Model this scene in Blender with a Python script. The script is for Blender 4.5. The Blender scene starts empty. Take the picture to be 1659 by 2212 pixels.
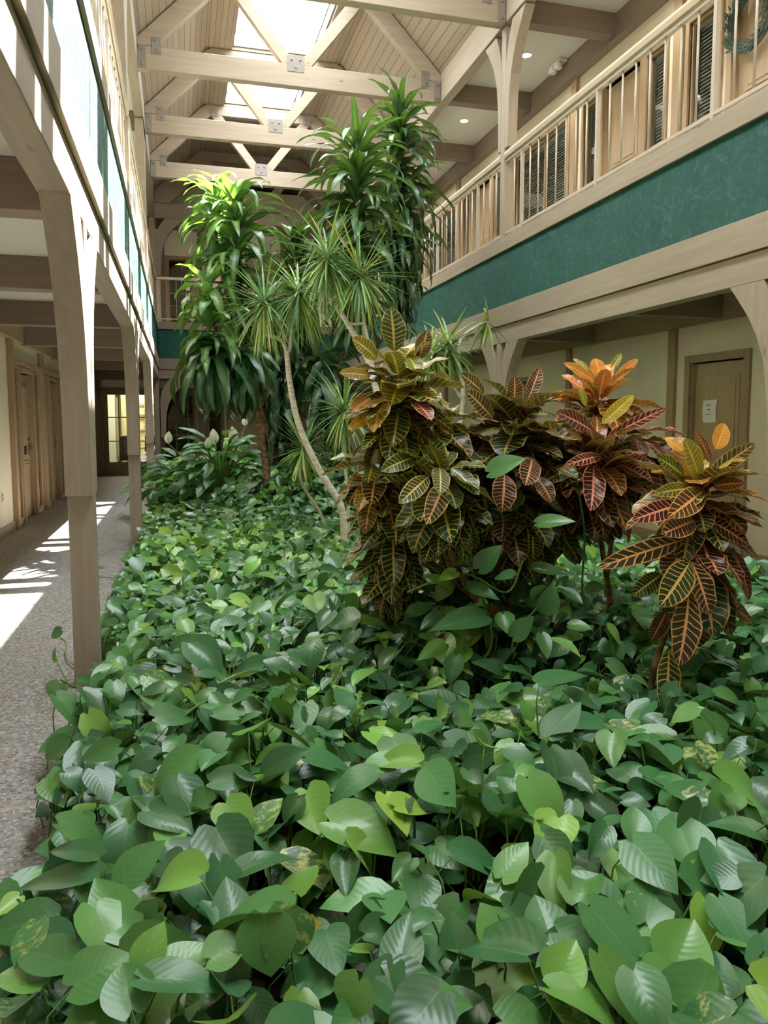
import bpy, math, random
import numpy as np
from mathutils import Vector

R = math.radians
rnd = random.Random(7)
rng = np.random.default_rng(11)
SC = bpy.context.scene
COL = SC.collection

# ------------------------------------------------------------------ camera
CAM_H = 1.55
YAW, PITCH, F_PX, PV = 15.180, 5.277, 1624.0, 1060.0
cam_d = bpy.data.cameras.new('camera')
cam = bpy.data.objects.new('camera', cam_d)
COL.objects.link(cam)
cam.location = (0, 0, CAM_H)
cam.rotation_euler = (R(90 - PITCH), 0, R(-YAW))
cam_d.sensor_fit = 'HORIZONTAL'
cam_d.sensor_width = 36.0
cam_d.lens = F_PX / 1659.0 * 36.0
cam_d.shift_y = -(1106.0 - PV) / 1659.0
cam_d.clip_start = 0.05
cam_d.clip_end = 200
SC.camera = cam

# ------------------------------------------------------------------ world, sun, exposure
world = bpy.data.worlds.new('world'); SC.world = world
world.use_nodes = True
wn = world.node_tree; wn.nodes.clear()
w_out = wn.nodes.new('ShaderNodeOutputWorld'); w_bg = wn.nodes.new('ShaderNodeBackground')
w_bg.inputs[0].default_value = (0.92, 0.965, 1.0, 1); w_bg.inputs[1].default_value = 12.0
wn.links.new(w_bg.outputs[0], w_out.inputs[0])

sun_d = bpy.data.lights.new('sun', 'SUN'); sun = bpy.data.objects.new('sun', sun_d); COL.objects.link(sun)
sun_d.energy = 62.0; sun_d.angle = R(0.6); sun_d.color = (1.0, 0.965, 0.90)
sun_dir = Vector((0.46, 0.30, 1.0)).normalized()          # towards the sun
sun.rotation_euler = sun_dir.to_track_quat('Z', 'Y').to_euler()
sun.location = (6, 10, 16)

SC.view_settings.view_transform = 'Standard'
SC.view_settings.look = 'None'
SC.view_settings.gamma = 1.0
SC.view_settings.use_curve_mapping = False
SC.view_settings.exposure = 0.8
cy = SC.cycles
cy.use_denoising = True
cy.max_bounces = 5; cy.diffuse_bounces = 4; cy.glossy_bounces = 2
cy.transmission_bounces = 4; cy.transparent_max_bounces = 8
cy.caustics_reflective = False; cy.caustics_refractive = False
cy.sample_clamp_indirect = 8.0
cy.adaptive_threshold = 0.05

# ------------------------------------------------------------------ helpers
def px(u, v, Y):
    """World point seen at photo pixel (u, v) on the plane y = Y."""
    ph, th = R(PITCH), R(YAW)
    Rv = Vector((math.cos(th), -math.sin(th), 0)); F0 = Vector((math.sin(th), math.cos(th), 0)); Z = Vector((0, 0, 1))
    Fv = F0 * math.cos(ph) - Z * math.sin(ph); Uv = F0 * math.sin(ph) + Z * math.cos(ph)
    d = Fv + Rv * ((u - 829.5) / F_PX) - Uv * ((v - PV) / F_PX)
    return Vector((0, 0, CAM_H)) + d * (Y / d.y)

def pz(u, v, z):
    a = px(u, v, 1.0) - Vector((0, 0, CAM_H))
    return Vector((0, 0, CAM_H)) + a * ((z - CAM_H) / a.z)

def link(name, data, parent=None, loc=(0, 0, 0)):
    o = bpy.data.objects.new(name, data); COL.objects.link(o)
    if parent is not None: o.parent = parent
    o.location = loc
    return o

def tag(o, label=None, cat=None, group=None, kind=None):
    if label: o['label'] = label
    if cat: o['category'] = cat
    if group: o['group'] = group
    if kind: o['kind'] = kind
    return o

def thing(name, loc, label, cat, group=None):
    o = link(name, None, None, loc); o.empty_display_size = 0.1
    return tag(o, label, cat, group)

def origin_of(parent):
    v = Vector((0, 0, 0))
    while parent is not None:
        v += Vector(parent.location); parent = parent.parent
    return v

class MB:
    """Collects shapes in world coordinates; build() links them as one object."""
    def __init__(s): s.v = []; s.f = []
    def _add(s, vs, fs):
        n = len(s.v); s.v.extend([tuple(p) for p in vs]); s.f.extend([tuple(i + n for i in f) for f in fs]); return s
    def box(s, x0, y0, z0, x1, y1, z1):
        x0, x1 = min(x0, x1), max(x0, x1); y0, y1 = min(y0, y1), max(y0, y1); z0, z1 = min(z0, z1), max(z0, z1)
        vs = [(x0,y0,z0),(x1,y0,z0),(x1,y1,z0),(x0,y1,z0),(x0,y0,z1),(x1,y0,z1),(x1,y1,z1),(x0,y1,z1)]
        return s._add(vs, [(0,3,2,1),(4,5,6,7),(0,1,5,4),(1,2,6,5),(2,3,7,6),(3,0,4,7)])
    def prism(s, poly, axis, a0, a1):
        """poly: 2-D outline in the two other axes (in x,y,z order), extruded along axis."""
        n = len(poly); vs = []
        for a in (a0, a1):
            for p in poly:
                q = list(p); q.insert(axis, a); vs.append(tuple(q))
        fs = [tuple(range(n))[::-1], tuple(range(n, 2 * n))]
        for i in range(n):
            j = (i + 1) % n; fs.append((i, j, n + j, n + i))
        return s._add(vs, fs)
    def tube(s, pts, rad, n=8, cap=True):
        pts = [Vector(p) for p in pts]
        if not hasattr(rad, '__len__'): rad = [rad] * len(pts)
        vs = []; fs = []; up = None
        for i, p in enumerate(pts):
            t = (pts[min(i + 1, len(pts) - 1)] - pts[max(i - 1, 0)]).normalized()
            if up is None:
                up = Vector((0, 0, 1)) if abs(t.z) < 0.9 else Vector((1, 0, 0))
            b = t.cross(up).normalized(); up = b.cross(t).normalized()
            for k in range(n):
                a = 2 * math.pi * k / n
                vs.append(p + (b * math.cos(a) + up * math.sin(a)) * rad[i])
        for i in range(len(pts) - 1):
            for k in range(n):
                k2 = (k + 1) % n
                fs.append((i*n+k, i*n+k2, (i+1)*n+k2, (i+1)*n+k))
        if cap:
            fs.append(tuple(range(n))[::-1]); m = (len(pts) - 1) * n; fs.append(tuple(range(m, m + n)))
        return s._add(vs, fs)
    def lathe(s, c, prof, n=20, axis=2):
        """prof: list of (radius, height) along axis from centre c."""
        vs = []; fs = []
        for r, h in prof:
            for k in range(n):
                a = 2 * math.pi * k / n
                q = [r * math.cos(a), r * math.sin(a)]; q.insert(axis, h)
                vs.append((c[0]+q[0], c[1]+q[1], c[2]+q[2]))
        for i in range(len(prof) - 1):
            for k in range(n):
                k2 = (k + 1) % n; fs.append((i*n+k, i*n+k2, (i+1)*n+k2, (i+1)*n+k))
        fs.append(tuple(range(n))[::-1]); m = (len(prof) - 1) * n; fs.append(tuple(range(m, m + n)))
        return s._add(vs, fs)
    def build(s, name, mat, parent=None, loc=None, bevel=0.0, smooth=False):
        if parent is not None: o0 = origin_of(parent); l = (0, 0, 0)
        else:
            if loc is None:
                a = np.array(s.v); loc = ((a[:,0].min()+a[:,0].max())/2, (a[:,1].min()+a[:,1].max())/2, a[:,2].min())
            o0 = Vector(loc); l = loc
        me = bpy.data.meshes.new(name)
        me.from_pydata([(p[0]-o0.x, p[1]-o0.y, p[2]-o0.z) for p in s.v], [], s.f)
        me.update()
        if smooth: me.shade_smooth()
        me.materials.append(mat)
        o = link(name, me, parent, l)
        if bevel > 0:
            m = o.modifiers.new('bevel', 'BEVEL'); m.width = bevel; m.segments = 2; m.limit_method = 'ANGLE'; m.angle_limit = R(40)
        return o

def spline(pts, n=6):
    """Catmull-Rom through the given points."""
    P = [Vector(p) for p in pts]; P = [P[0]*2 - P[1]] + P + [P[-1]*2 - P[-2]]
    out = []
    for i in range(1, len(P) - 2):
        for k in range(n):
            t = k / n
            out.append(0.5 * ((2*P[i]) + (P[i+1]-P[i-1])*t + (2*P[i-1]-5*P[i]+4*P[i+1]-P[i+2])*t*t + (3*P[i]-P[i-1]-3*P[i+1]+P[i+2])*t**3))
    out.append(P[-2]); return out

# ------------------------------------------------------------------ materials
class NT:
    def __init__(s, name):
        s.m = bpy.data.materials.new(name); s.m.use_nodes = True; s.t = s.m.node_tree; s.t.nodes.clear()
        s.out = s.n('ShaderNodeOutputMaterial')
    def n(s, typ, **kw):
        x = s.t.nodes.new(typ)
        for k, v in kw.items():
            if k.startswith('i_'):
                key = k[2:]; key = int(key) if key.isdigit() else key.replace('_', ' ')
                if isinstance(v, bpy.types.NodeSocket): s.t.links.new(v, x.inputs[key])
                else: x.inputs[key].default_value = v
            else: setattr(x, k, v)
        return x
    def L(s, a, b): s.t.links.new(a, b)
    def mix(s, fac, a, b, mode='MIX'):
        x = s.t.nodes.new('ShaderNodeMix'); x.data_type = 'RGBA'; x.blend_type = mode
        for sock, val in ((x.inputs[0], fac), (x.inputs[6], a), (x.inputs[7], b)):
            if isinstance(val, bpy.types.NodeSocket): s.t.links.new(val, sock)
            else:
                if isinstance(val, (tuple, list)) and len(val) == 3: val = (*val, 1)
                sock.default_value = val
        return x.outputs[2]
    def math(s, op, a, b=0.0, c=0.0, clamp=False):
        x = s.t.nodes.new('ShaderNodeMath'); x.operation = op; x.use_clamp = clamp
        for i, val in enumerate((a, b, c)):
            if isinstance(val, bpy.types.NodeSocket): s.t.links.new(val, x.inputs[i])
            else: x.inputs[i].default_value = val
        return x.outputs[0]
    def ramp(s, fac, *stops):
        x = s.t.nodes.new('ShaderNodeValToRGB'); s.t.links.new(fac, x.inputs[0])
        e = x.color_ramp.elements
        while len(e) < len(stops): e.new(0.5)
        for el, (p, c) in zip(e, stops):
            el.position = p; el.color = c if len(c) == 4 else (*c, 1)
        return x.outputs[0]
    def bsdf(s, color, rough=0.6, spec=0.5, bump=None, bstr=0.3, bdist=0.01, metal=0.0, **kw):
        b = s.n('ShaderNodeBsdfPrincipled')
        for key, val in (('Base Color', color), ('Roughness', rough), ('Specular IOR Level', spec), ('Metallic', metal)):
            if isinstance(val, bpy.types.NodeSocket): s.L(val, b.inputs[key])
            else:
                if key == 'Base Color' and len(val) == 3: val = (*val, 1)
                b.inputs[key].default_value = val
        if bump is not None:
            bn = s.n('ShaderNodeBump'); bn.inputs['Strength'].default_value = bstr; bn.inputs['Distance'].default_value = bdist
            s.L(bump, bn.inputs['Height']); s.L(bn.outputs[0], b.inputs['Normal'])
        s.L(b.outputs[0], s.out.inputs[0]); s.b = b
        return s.m

def wood(name, axis, c0, c1, knot=(0.16, 0.10, 0.06), rough=0.62):
    t = NT(name); tc = t.n('ShaderNodeTexCoord')
    sc = [9.0, 9.0, 9.0]; sc[axis] = 0.55
    mp = t.n('ShaderNodeMapping', i_Scale=tuple(sc)); t.L(tc.outputs['Object'], mp.inputs[0])
    n1 = t.n('ShaderNodeTexNoise', i_Scale=2.2, i_Detail=6.0, i_Distortion=0.6); t.L(mp.outputs[0], n1.inputs['Vector'])
    n2 = t.n('ShaderNodeTexNoise', i_Scale=9.0, i_Detail=3.0); t.L(mp.outputs[0], n2.inputs['Vector'])
    base = t.mix(t.ramp(n1.outputs[0], (0.3, (0,0,0)), (0.7, (1,1,1))), c0, c1)
    base = t.mix(t.math('MULTIPLY', n2.outputs[0], 0.25), base, tuple(x*0.72 for x in c0))
    big = t.n('ShaderNodeTexNoise', i_Scale=0.7, i_Detail=2.0); t.L(tc.outputs['Object'], big.inputs['Vector'])
    base = t.mix(t.math('MULTIPLY', big.outputs[0], 0.35), base, tuple(x*1.12 for x in c1))
    sk = [1.8, 1.8, 1.8]; sk[axis] = 0.9
    mk = t.n('ShaderNodeMapping', i_Scale=tuple(sk)); t.L(tc.outputs['Object'], mk.inputs[0])
    vo = t.n('ShaderNodeTexVoronoi', i_Scale=1.6); t.L(mk.outputs[0], vo.inputs['Vector'])
    kf = t.ramp(vo.outputs['Distance'], (0.03, (1,1,1)), (0.075, (0,0,0)))
    base = t.mix(t.math('MULTIPLY', kf, 0.55), base, knot)
    return t.bsdf(base, rough, 0.3, bump=n1.outputs[0], bstr=0.25, bdist=0.004)

TC0, TC1 = (0.325, 0.262, 0.195), (0.41, 0.338, 0.258)
TIM = [wood('timber_x', 0, TC0, TC1), wood('timber_y', 1, TC0, TC1), wood('timber_z', 2, TC0, TC1)]
SH0, SH1 = (0.205, 0.155, 0.112), (0.265, 0.20, 0.148)
SHADE_TIM = [wood('shaded_timber_x', 0, SH0, SH1), wood('shaded_timber_y', 1, SH0, SH1), wood('shaded_timber_z', 2, SH0, SH1)]  # timber copy with the shade of far end and galleries in its colour
DOORW = wood('door_wood', 2, (0.38, 0.28, 0.165), (0.47, 0.35, 0.215), rough=0.42)
TRIMW = [wood('trim_wood_x', 0, (0.35, 0.25, 0.15), (0.44, 0.32, 0.20)), wood('trim_wood_y', 1, (0.35, 0.25, 0.15), (0.44, 0.32, 0.20)), wood('trim_wood_z', 2, (0.35, 0.25, 0.15), (0.44, 0.32, 0.20))]

def boards_mat():
    t = NT('roof_boards'); tc = t.n('ShaderNodeTexCoord'); sp = t.n('ShaderNodeSeparateXYZ'); t.L(tc.outputs['Object'], sp.inputs[0])
    k = t.math('DIVIDE', sp.outputs[0], 0.098); fr = t.math('FRACT', k); idx = t.math('FLOOR', k)
    gro = t.math('LESS_THAN', fr, 0.07)
    wn_ = t.n('ShaderNodeTexWhiteNoise', noise_dimensions='1D'); t.L(idx, wn_.inputs['W'])
    mp = t.n('ShaderNodeMapping', i_Scale=(14, 0.7, 14)); t.L(tc.outputs['Object'], mp.inputs[0])
    nn = t.n('ShaderNodeTexNoise', i_Scale=1.5, i_Detail=5.0); t.L(mp.outputs[0], nn.inputs['Vector'])
    base = t.mix(t.math('MULTIPLY_ADD', nn.outputs[0], 0.6, t.math('MULTIPLY', wn_.outputs[0], 0.4)), (0.30, 0.24, 0.18), (0.42, 0.345, 0.265))
    base = t.mix(gro, base, (0.13, 0.09, 0.06))
    return t.bsdf(base, 0.6, 0.3, bump=t.math('SUBTRACT', 1.0, gro), bstr=0.6, bdist=0.006)
BOARDS = boards_mat()

def plaster(name, col, var=0.08, scale=3.0, bs=0.15):
    t = NT(name); tc = t.n('ShaderNodeTexCoord')
    n1 = t.n('ShaderNodeTexNoise', i_Scale=scale, i_Detail=5.0); t.L(tc.outputs['Object'], n1.inputs['Vector'])
    n2 = t.n('ShaderNodeTexNoise', i_Scale=45.0, i_Detail=3.0); t.L(tc.outputs['Object'], n2.inputs['Vector'])
    base = t.mix(n1.outputs[0], tuple(c*(1-var) for c in col), tuple(min(1, c*(1+var)) for c in col))
    return t.bsdf(base, 0.85, 0.2, bump=n2.outputs[0], bstr=bs, bdist=0.004)
WALLM = plaster('wall_plaster', (0.80, 0.715, 0.56))
CEILM = plaster('ceiling_plaster', (0.66, 0.65, 0.58), 0.03)
ROOMM = plaster('room_wall_cream', (0.62, 0.55, 0.33), 0.03)
ROOMG = plaster('room_wall_grey', (0.50, 0.52, 0.46), 0.03)

def stucco():
    t = NT('green_stucco'); tc = t.n('ShaderNodeTexCoord')
    n1 = t.n('ShaderNodeTexNoise', i_Scale=1.3, i_Detail=4.0); t.L(tc.outputs['Object'], n1.inputs['Vector'])
    n2 = t.n('ShaderNodeTexNoise', i_Scale=7.0, i_Detail=8.0, i_Roughness=0.66, i_Distortion=2.2); t.L(tc.outputs['Object'], n2.inputs['Vector'])
    n3 = t.n('ShaderNodeTexVoronoi', i_Scale=14.0, feature='SMOOTH_F1'); t.L(n2.outputs['Color'], n3.inputs['Vector'])
    base = t.mix(n1.outputs[0], (0.018, 0.135, 0.100), (0.040, 0.225, 0.165))
    base = t.mix(t.ramp(n2.outputs[0], (0.50, (0,0,0)), (0.64, (0.75,0.75,0.75))), base, (0.085, 0.30, 0.245))
    h = t.math('ADD', n2.outputs[0], t.math('MULTIPLY', n3.outputs['Distance'], 0.35))
    return t.bsdf(base, 0.52, 0.45, bump=h, bstr=1.0, bdist=0.09)
STUCCO = stucco()

def floor_mat():
    t = NT('exposed_aggregate'); tc = t.n('ShaderNodeTexCoord')
    v1 = t.n('ShaderNodeTexVoronoi', i_Scale=70.0); t.L(tc.outputs['Object'], v1.inputs['Vector'])
    v2 = t.n('ShaderNodeTexVoronoi', i_Scale=70.0, feature='DISTANCE_TO_EDGE'); t.L(tc.outputs['Object'], v2.inputs['Vector'])
    sp = t.n('ShaderNodeSeparateColor'); t.L(v1.outputs['Color'], sp.inputs[0])
    stone = t.ramp(sp.outputs[0], (0.0, (0.10, 0.095, 0.09)), (0.22, (0.20, 0.185, 0.18)), (0.45, (0.30, 0.27, 0.24)), (0.7, (0.36, 0.34, 0.34)), (1.0, (0.55, 0.54, 0.52)))
    base = t.mix(t.ramp(v2.outputs['Distance'], (0.0, (1,1,1)), (0.09, (0,0,0))), stone, (0.33, 0.295, 0.255))
    n1 = t.n('ShaderNodeTexNoise', i_Scale=1.1, i_Detail=4.0); t.L(tc.outputs['Object'], n1.inputs['Vector'])
    base = t.mix(t.math('MULTIPLY', n1.outputs[0], 0.5), base, (0.30, 0.265, 0.235))
    sx = t.n('ShaderNodeSeparateXYZ'); t.L(tc.outputs['Object'], sx.inputs[0])
    fy = t.math('FRACT', t.math('DIVIDE', t.math('SUBTRACT', sx.outputs[1], 3.03), 2.42))
    jt = t.math('LESS_THAN', fy, 0.006)
    base = t.mix(jt, base, (0.42, 0.37, 0.31))
    rough = t.math('MULTIPLY_ADD', sp.outputs[1], 0.3, 0.55)
    h = t.ramp(v2.outputs['Distance'], (0.0, (0,0,0)), (0.2, (1,1,1)))
    return t.bsdf(base, rough, 0.12, bump=h, bstr=0.35, bdist=0.003)
FLOORM = floor_mat()

def soil_mat():
    t = NT('planter_soil'); tc = t.n('ShaderNodeTexCoord')
    n1 = t.n('ShaderNodeTexNoise', i_Scale=22.0, i_Detail=8.0); t.L(tc.outputs['Object'], n1.inputs['Vector'])
    base = t.ramp(n1.outputs[0], (0.3, (0.012, 0.009, 0.006)), (0.7, (0.06, 0.04, 0.025)))
    return t.bsdf(base, 0.95, 0.1, bump=n1.outputs[0], bstr=0.9, bdist=0.03)
SOIL = soil_mat()

def plain(name, col, rough=0.5, spec=0.5, metal=0.0, noise=0.05):
    t = NT(name); tc = t.n('ShaderNodeTexCoord')
    n1 = t.n('ShaderNodeTexNoise', i_Scale=14.0, i_Detail=3.0); t.L(tc.outputs['Object'], n1.inputs['Vector'])
    base = t.mix(n1.outputs[0], tuple(c*(1-noise) for c in col), tuple(min(1, c*(1+noise)) for c in col))
    return t.bsdf(base, rough, spec, metal=metal)
RAILM = plain('rail_paint', (0.50, 0.43, 0.34), 0.4, 0.5)
CAPM = plain('handrail_paint', (0.60, 0.50, 0.37), 0.38, 0.5)
STEEL = plain('galvanised_plate', (0.24, 0.215, 0.19), 0.6, 0.3, 0.0, 0.1)
BRASS = plain('aged_brass', (0.35, 0.27, 0.16), 0.3, 0.5, 0.9)
BLACKM = plain('black_leather', (0.012, 0.012, 0.014), 0.38)
DARKM = plain('dark_plastic', (0.03, 0.025, 0.02), 0.5)
WHITEM = plain('white_plastic', (0.72, 0.71, 0.66), 0.4)
PAPER = plain('white_paper', (0.80, 0.79, 0.74), 0.8)
INK = plain('grey_ink', (0.25, 0.25, 0.24), 0.8)
BLINDM = plain('blind_slat', (0.75, 0.75, 0.70), 0.45)
TABLEM = plain('table_wood', (0.5, 0.36, 0.2), 0.3)
CARPET = plain('room_carpet', (0.2, 0.17, 0.13), 0.95, 0.1)

def glass_mat(name, tint, base_refl=0.08):
    t = NT(name)
    tr = t.n('ShaderNodeBsdfTransparent', i_Color=(*tint, 1)); gl = t.n('ShaderNodeBsdfGlossy', i_Roughness=0.02)
    fr = t.n('ShaderNodeLayerWeight', i_Blend=0.5); mx = t.n('ShaderNodeMixShader')
    f = t.math('MULTIPLY_ADD', t.math('POWER', fr.outputs['Facing'], 4.0), 0.9, base_refl)
    t.L(f, mx.inputs[0]); t.L(tr.outputs[0], mx.inputs[1]); t.L(gl.outputs[0], mx.inputs[2]); t.L(mx.outputs[0], t.out.inputs[0])
    return t.m
GLASS = glass_mat('window_glass', (0.80, 0.83, 0.80))
SKYG = glass_mat('skylight_glass', (0.97, 0.98, 0.98), 0.02)

def emit(name, col, s):
    t = NT(name); e = t.n('ShaderNodeEmission', i_Color=(*col, 1), i_Strength=s); t.L(e.outputs[0], t.out.inputs[0]); return t.m
LAMP = emit('lamp_glow', (1.0, 0.96, 0.88), 45.0)

# --- leaves: attribute 'tint' (r = age / hue, g = pattern amount, b = brightness), uv = (along, across)
def leaf_bsdf(t, col, rough, trans, spec=0.5, bump=None, tcol=None, bstr=0.3):
    m = t.bsdf(col, rough, spec, bump=bump, bstr=bstr, bdist=0.004)
    tl = t.n('ShaderNodeBsdfTranslucent'); t.L(tcol if tcol else col, tl.inputs[0])
    mx = t.n('ShaderNodeMixShader', i_0=trans); t.L(t.b.outputs[0], mx.inputs[1]); t.L(tl.outputs[0], mx.inputs[2]); t.L(mx.outputs[0], t.out.inputs[0])
    return m

def leaf_inputs(t):
    at = t.n('ShaderNodeAttribute', attribute_name='tint'); sc = t.n('ShaderNodeSeparateColor'); t.L(at.outputs['Color'], sc.inputs[0])
    uv = t.n('ShaderNodeUVMap', uv_map='leaf_uv'); su = t.n('ShaderNodeSeparateXYZ'); t.L(uv.outputs[0], su.inputs[0])
    v = t.math('SUBTRACT', su.outputs[1], 0.5); av = t.math('MULTIPLY', t.math('ABSOLUTE', v), 2.0)
    return sc.outputs[0], sc.outputs[1], sc.outputs[2], su.outputs[0], av, at

def pothos_mat():
    t = NT('pothos_leaf'); age, vg, br, u, av, at = leaf_inputs(t)
    tc = t.n('ShaderNodeTexCoord')
    base = t.ramp(age, (0.0, (0.045, 0.155, 0.066)), (0.35, (0.082, 0.24, 0.075)), (0.62, (0.17, 0.39, 0.075)), (1.0, (0.36, 0.58, 0.08)))
    base = t.mix(1.0, base, t.mix(br, (0.55, 0.55, 0.55), (1.35, 1.35, 1.35)), 'MULTIPLY')
    mid = t.ramp(av, (0.0, (1,1,1)), (0.06, (0,0,0)))
    base = t.mix(t.math('MULTIPLY', mid, 0.4), base, (0.20, 0.40, 0.13))
    vein = t.math('SINE', t.math('MULTIPLY', t.math('SUBTRACT', u, t.math('MULTIPLY', av, 0.33)), 52.0))
    base = t.mix(t.math('MULTIPLY', t.ramp(vein, (0.6, (0,0,0)), (1.0, (1,1,1))), 0.07), base, (0.22, 0.42, 0.18))
    mp = t.n('ShaderNodeMapping', i_Scale=(13, 30, 13)); t.L(tc.outputs['Object'], mp.inputs[0])
    nz = t.n('ShaderNodeTexNoise', i_Scale=2.6, i_Detail=5.0, i_Roughness=0.7); t.L(mp.outputs[0], nz.inputs['Vector'])
    vf = t.math('MULTIPLY', t.ramp(t.math('MULTIPLY_ADD', vg, 0.22, nz.outputs[0]), (0.66, (0,0,0)), (0.74, (.8,.8,.8))), t.math('GREATER_THAN', vg, 0.05))
    base = t.mix(vf, base, (0.58, 0.60, 0.19))
    hh = t.math('ADD', t.math('MULTIPLY', vein, 0.5), t.math('MULTIPLY', mid, -1.0))
    return leaf_bsdf(t, base, 0.29, 0.15, 0.6, bump=hh, tcol=t.mix(0.5, base, (0.25, 0.50, 0.03)), bstr=0.06)
POTHOS = pothos_mat()

def croton_mat():
    t = NT('croton_leaf'); age, hue, br, u, av, at = leaf_inputs(t)
    # age: 1 = young orange/yellow, 0 = old dark; hue: 1 = red/pink veins, 0 = yellow veins
    dark = t.mix(t.ramp(hue, (0.45, (0,0,0)), (1.0, (1,1,1))), (0.014, 0.055, 0.016), (0.055, 0.010, 0.013))
    young = t.mix(hue, (0.38, 0.36, 0.035), (0.62, 0.20, 0.035))
    base = t.mix(t.ramp(age, (0.40, (0,0,0)), (1.0, (1,1,1))), dark, young)
    old_v = t.mix(hue, (0.55, 0.55, 0.06), (0.80, 0.29, 0.19))
    yv = t.mix(hue, (0.72, 0.58, 0.05), (0.85, 0.33, 0.06))
    veinc = t.mix(age, old_v, yv)
    tc = t.n('ShaderNodeTexCoord'); nz = t.n('ShaderNodeTexNoise', i_Scale=19.0, i_Detail=3.0); t.L(tc.outputs['Object'], nz.inputs['Vector'])
    off = t.math('MULTIPLY', t.math('SUBTRACT', nz.outputs[0], 0.5), 0.085)
    ph = t.math('ADD', t.math('SUBTRACT', u, t.math('MULTIPLY', av, 0.11)), off)
    w = t.math('ABSOLUTE', t.math('SINE', t.math('MULTIPLY', ph, 3.14159 * 10.5)))
    lat = t.ramp(w, (0.0, (1,1,1)), (0.20, (0.9,0.9,0.9)), (0.30, (0,0,0)))
    mid = t.ramp(av, (0.0, (1,1,1)), (0.075, (1,1,1)), (0.11, (0,0,0)))
    edge = t.ramp(av, (0.88, (0,0,0)), (0.97, (0.8,0.8,0.8)))
    vf = t.math('MAXIMUM', t.math('MULTIPLY', lat, t.ramp(nz.outputs[0], (0.28, (0.35,0.35,0.35)), (0.48, (1,1,1)))), t.math('MAXIMUM', mid, edge), clamp=True)
    base = t.mix(t.math('MULTIPLY', vf, t.math('MULTIPLY_ADD', br, 0.8, 0.6), clamp=True), base, veinc)
    base = t.mix(1.0, base, t.mix(br, (0.5, 0.5, 0.5), (1.35, 1.35, 1.35)), 'MULTIPLY')
    return leaf_bsdf(t, base, 0.28, 0.16, 0.5, bump=t.math('SUBTRACT', 1.0, vf), tcol=t.mix(0.4, base, (0.5, 0.4, 0.05)), bstr=0.35)
CROTON = croton_mat()

def corn_mat():
    t = NT('corn_plant_leaf'); age, vg, br, u, av, at = leaf_inputs(t)
    dark = t.ramp(age, (0.0, (0.022, 0.082, 0.040)), (0.5, (0.035, 0.125, 0.050)), (1.0, (0.13, 0.30, 0.06)))
    st = t.math('MULTIPLY', t.ramp(av, (0.30, (1,1,1)), (0.48, (0,0,0))), vg)
    base = t.mix(st, dark, (0.24, 0.40, 0.10))
    base = t.mix(1.0, base, t.mix(br, (0.5, 0.5, 0.5), (1.3, 1.3, 1.3)), 'MULTIPLY')
    hh = t.math('SINE', t.math('MULTIPLY', av, 30.0))
    return leaf_bsdf(t, base, 0.30, 0.2, 0.7, bump=hh, tcol=t.mix(0.5, base, (0.35, 0.6, 0.03)), bstr=0.12)
CORN = corn_mat()

def thin_mat():
    t = NT('dragon_tree_leaf'); age, vg, br, u, av, at = leaf_inputs(t)
    base = t.ramp(age, (0.0, (0.10, 0.25, 0.12)), (0.6, (0.30, 0.46, 0.12)), (0.9, (0.52, 0.60, 0.10)), (1.0, (0.55, 0.30, 0.08)))
    return leaf_bsdf(t, base, 0.4, 0.2, 0.45)
THIN = thin_mat()

def lily_mat():
    t = NT('peace_lily_leaf'); age, vg, br, u, av, at = leaf_inputs(t)
    base = t.ramp(age, (0.0, (0.035, 0.12, 0.042)), (0.6, (0.08, 0.27, 0.05)), (1.0, (0.24, 0.52, 0.06)))
    mid = t.ramp(av, (0.0, (1,1,1)), (0.07, (0,0,0)))
    base = t.mix(t.math('MULTIPLY', mid, 0.5), base, (0.03, 0.12, 0.02))
    vein = t.math('SINE', t.math('MULTIPLY', t.math('SUBTRACT', u, t.math('MULTIPLY', av, 0.3)), 60.0))
    return leaf_bsdf(t, base, 0.32, 0.22, 0.5, bump=vein, tcol=t.mix(0.5, base, (0.3, 0.6, 0.03)), bstr=0.2)
LILY = lily_mat()
SPATHE = NT('white_spathe').bsdf((0.92, 0.93, 0.80), 0.5)
def bark(name, c0, c1, ringscale, rs=0.6):
    t = NT(name); tc = t.n('ShaderNodeTexCoord')
    mp = t.n('ShaderNodeMapping', i_Scale=(3, 3, ringscale)); t.L(tc.outputs['Object'], mp.inputs[0])
    n1 = t.n('ShaderNodeTexNoise', i_Scale=4.0, i_Detail=5.0); t.L(mp.outputs[0], n1.inputs['Vector'])
    base = t.mix(t.ramp(n1.outputs[0], (0.38, (0,0,0)), (0.62, (1,1,1))), c0, c1)
    return t.bsdf(base, 0.75, 0.2, bump=n1.outputs[0], bstr=rs, bdist=0.006)
PALEBARK = bark('pale_ringed_bark', (0.60, 0.54, 0.44), (0.82, 0.77, 0.68), 14, .3)
BROWNBARK = bark('brown_bark', (0.10, 0.055, 0.03), (0.30, 0.18, 0.10), 6, 0.9)
PETIOLE = plain('green_stalk', (0.14, 0.27, 0.06), 0.45, noise=0.3)
DEADLEAF = plain('dry_leaf', (0.26, 0.13, 0.06), 0.8, noise=0.4)
WREATHM = plain('wreath_foliage', (0.07, 0.11, 0.085), 0.6, noise=0.35)
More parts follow.
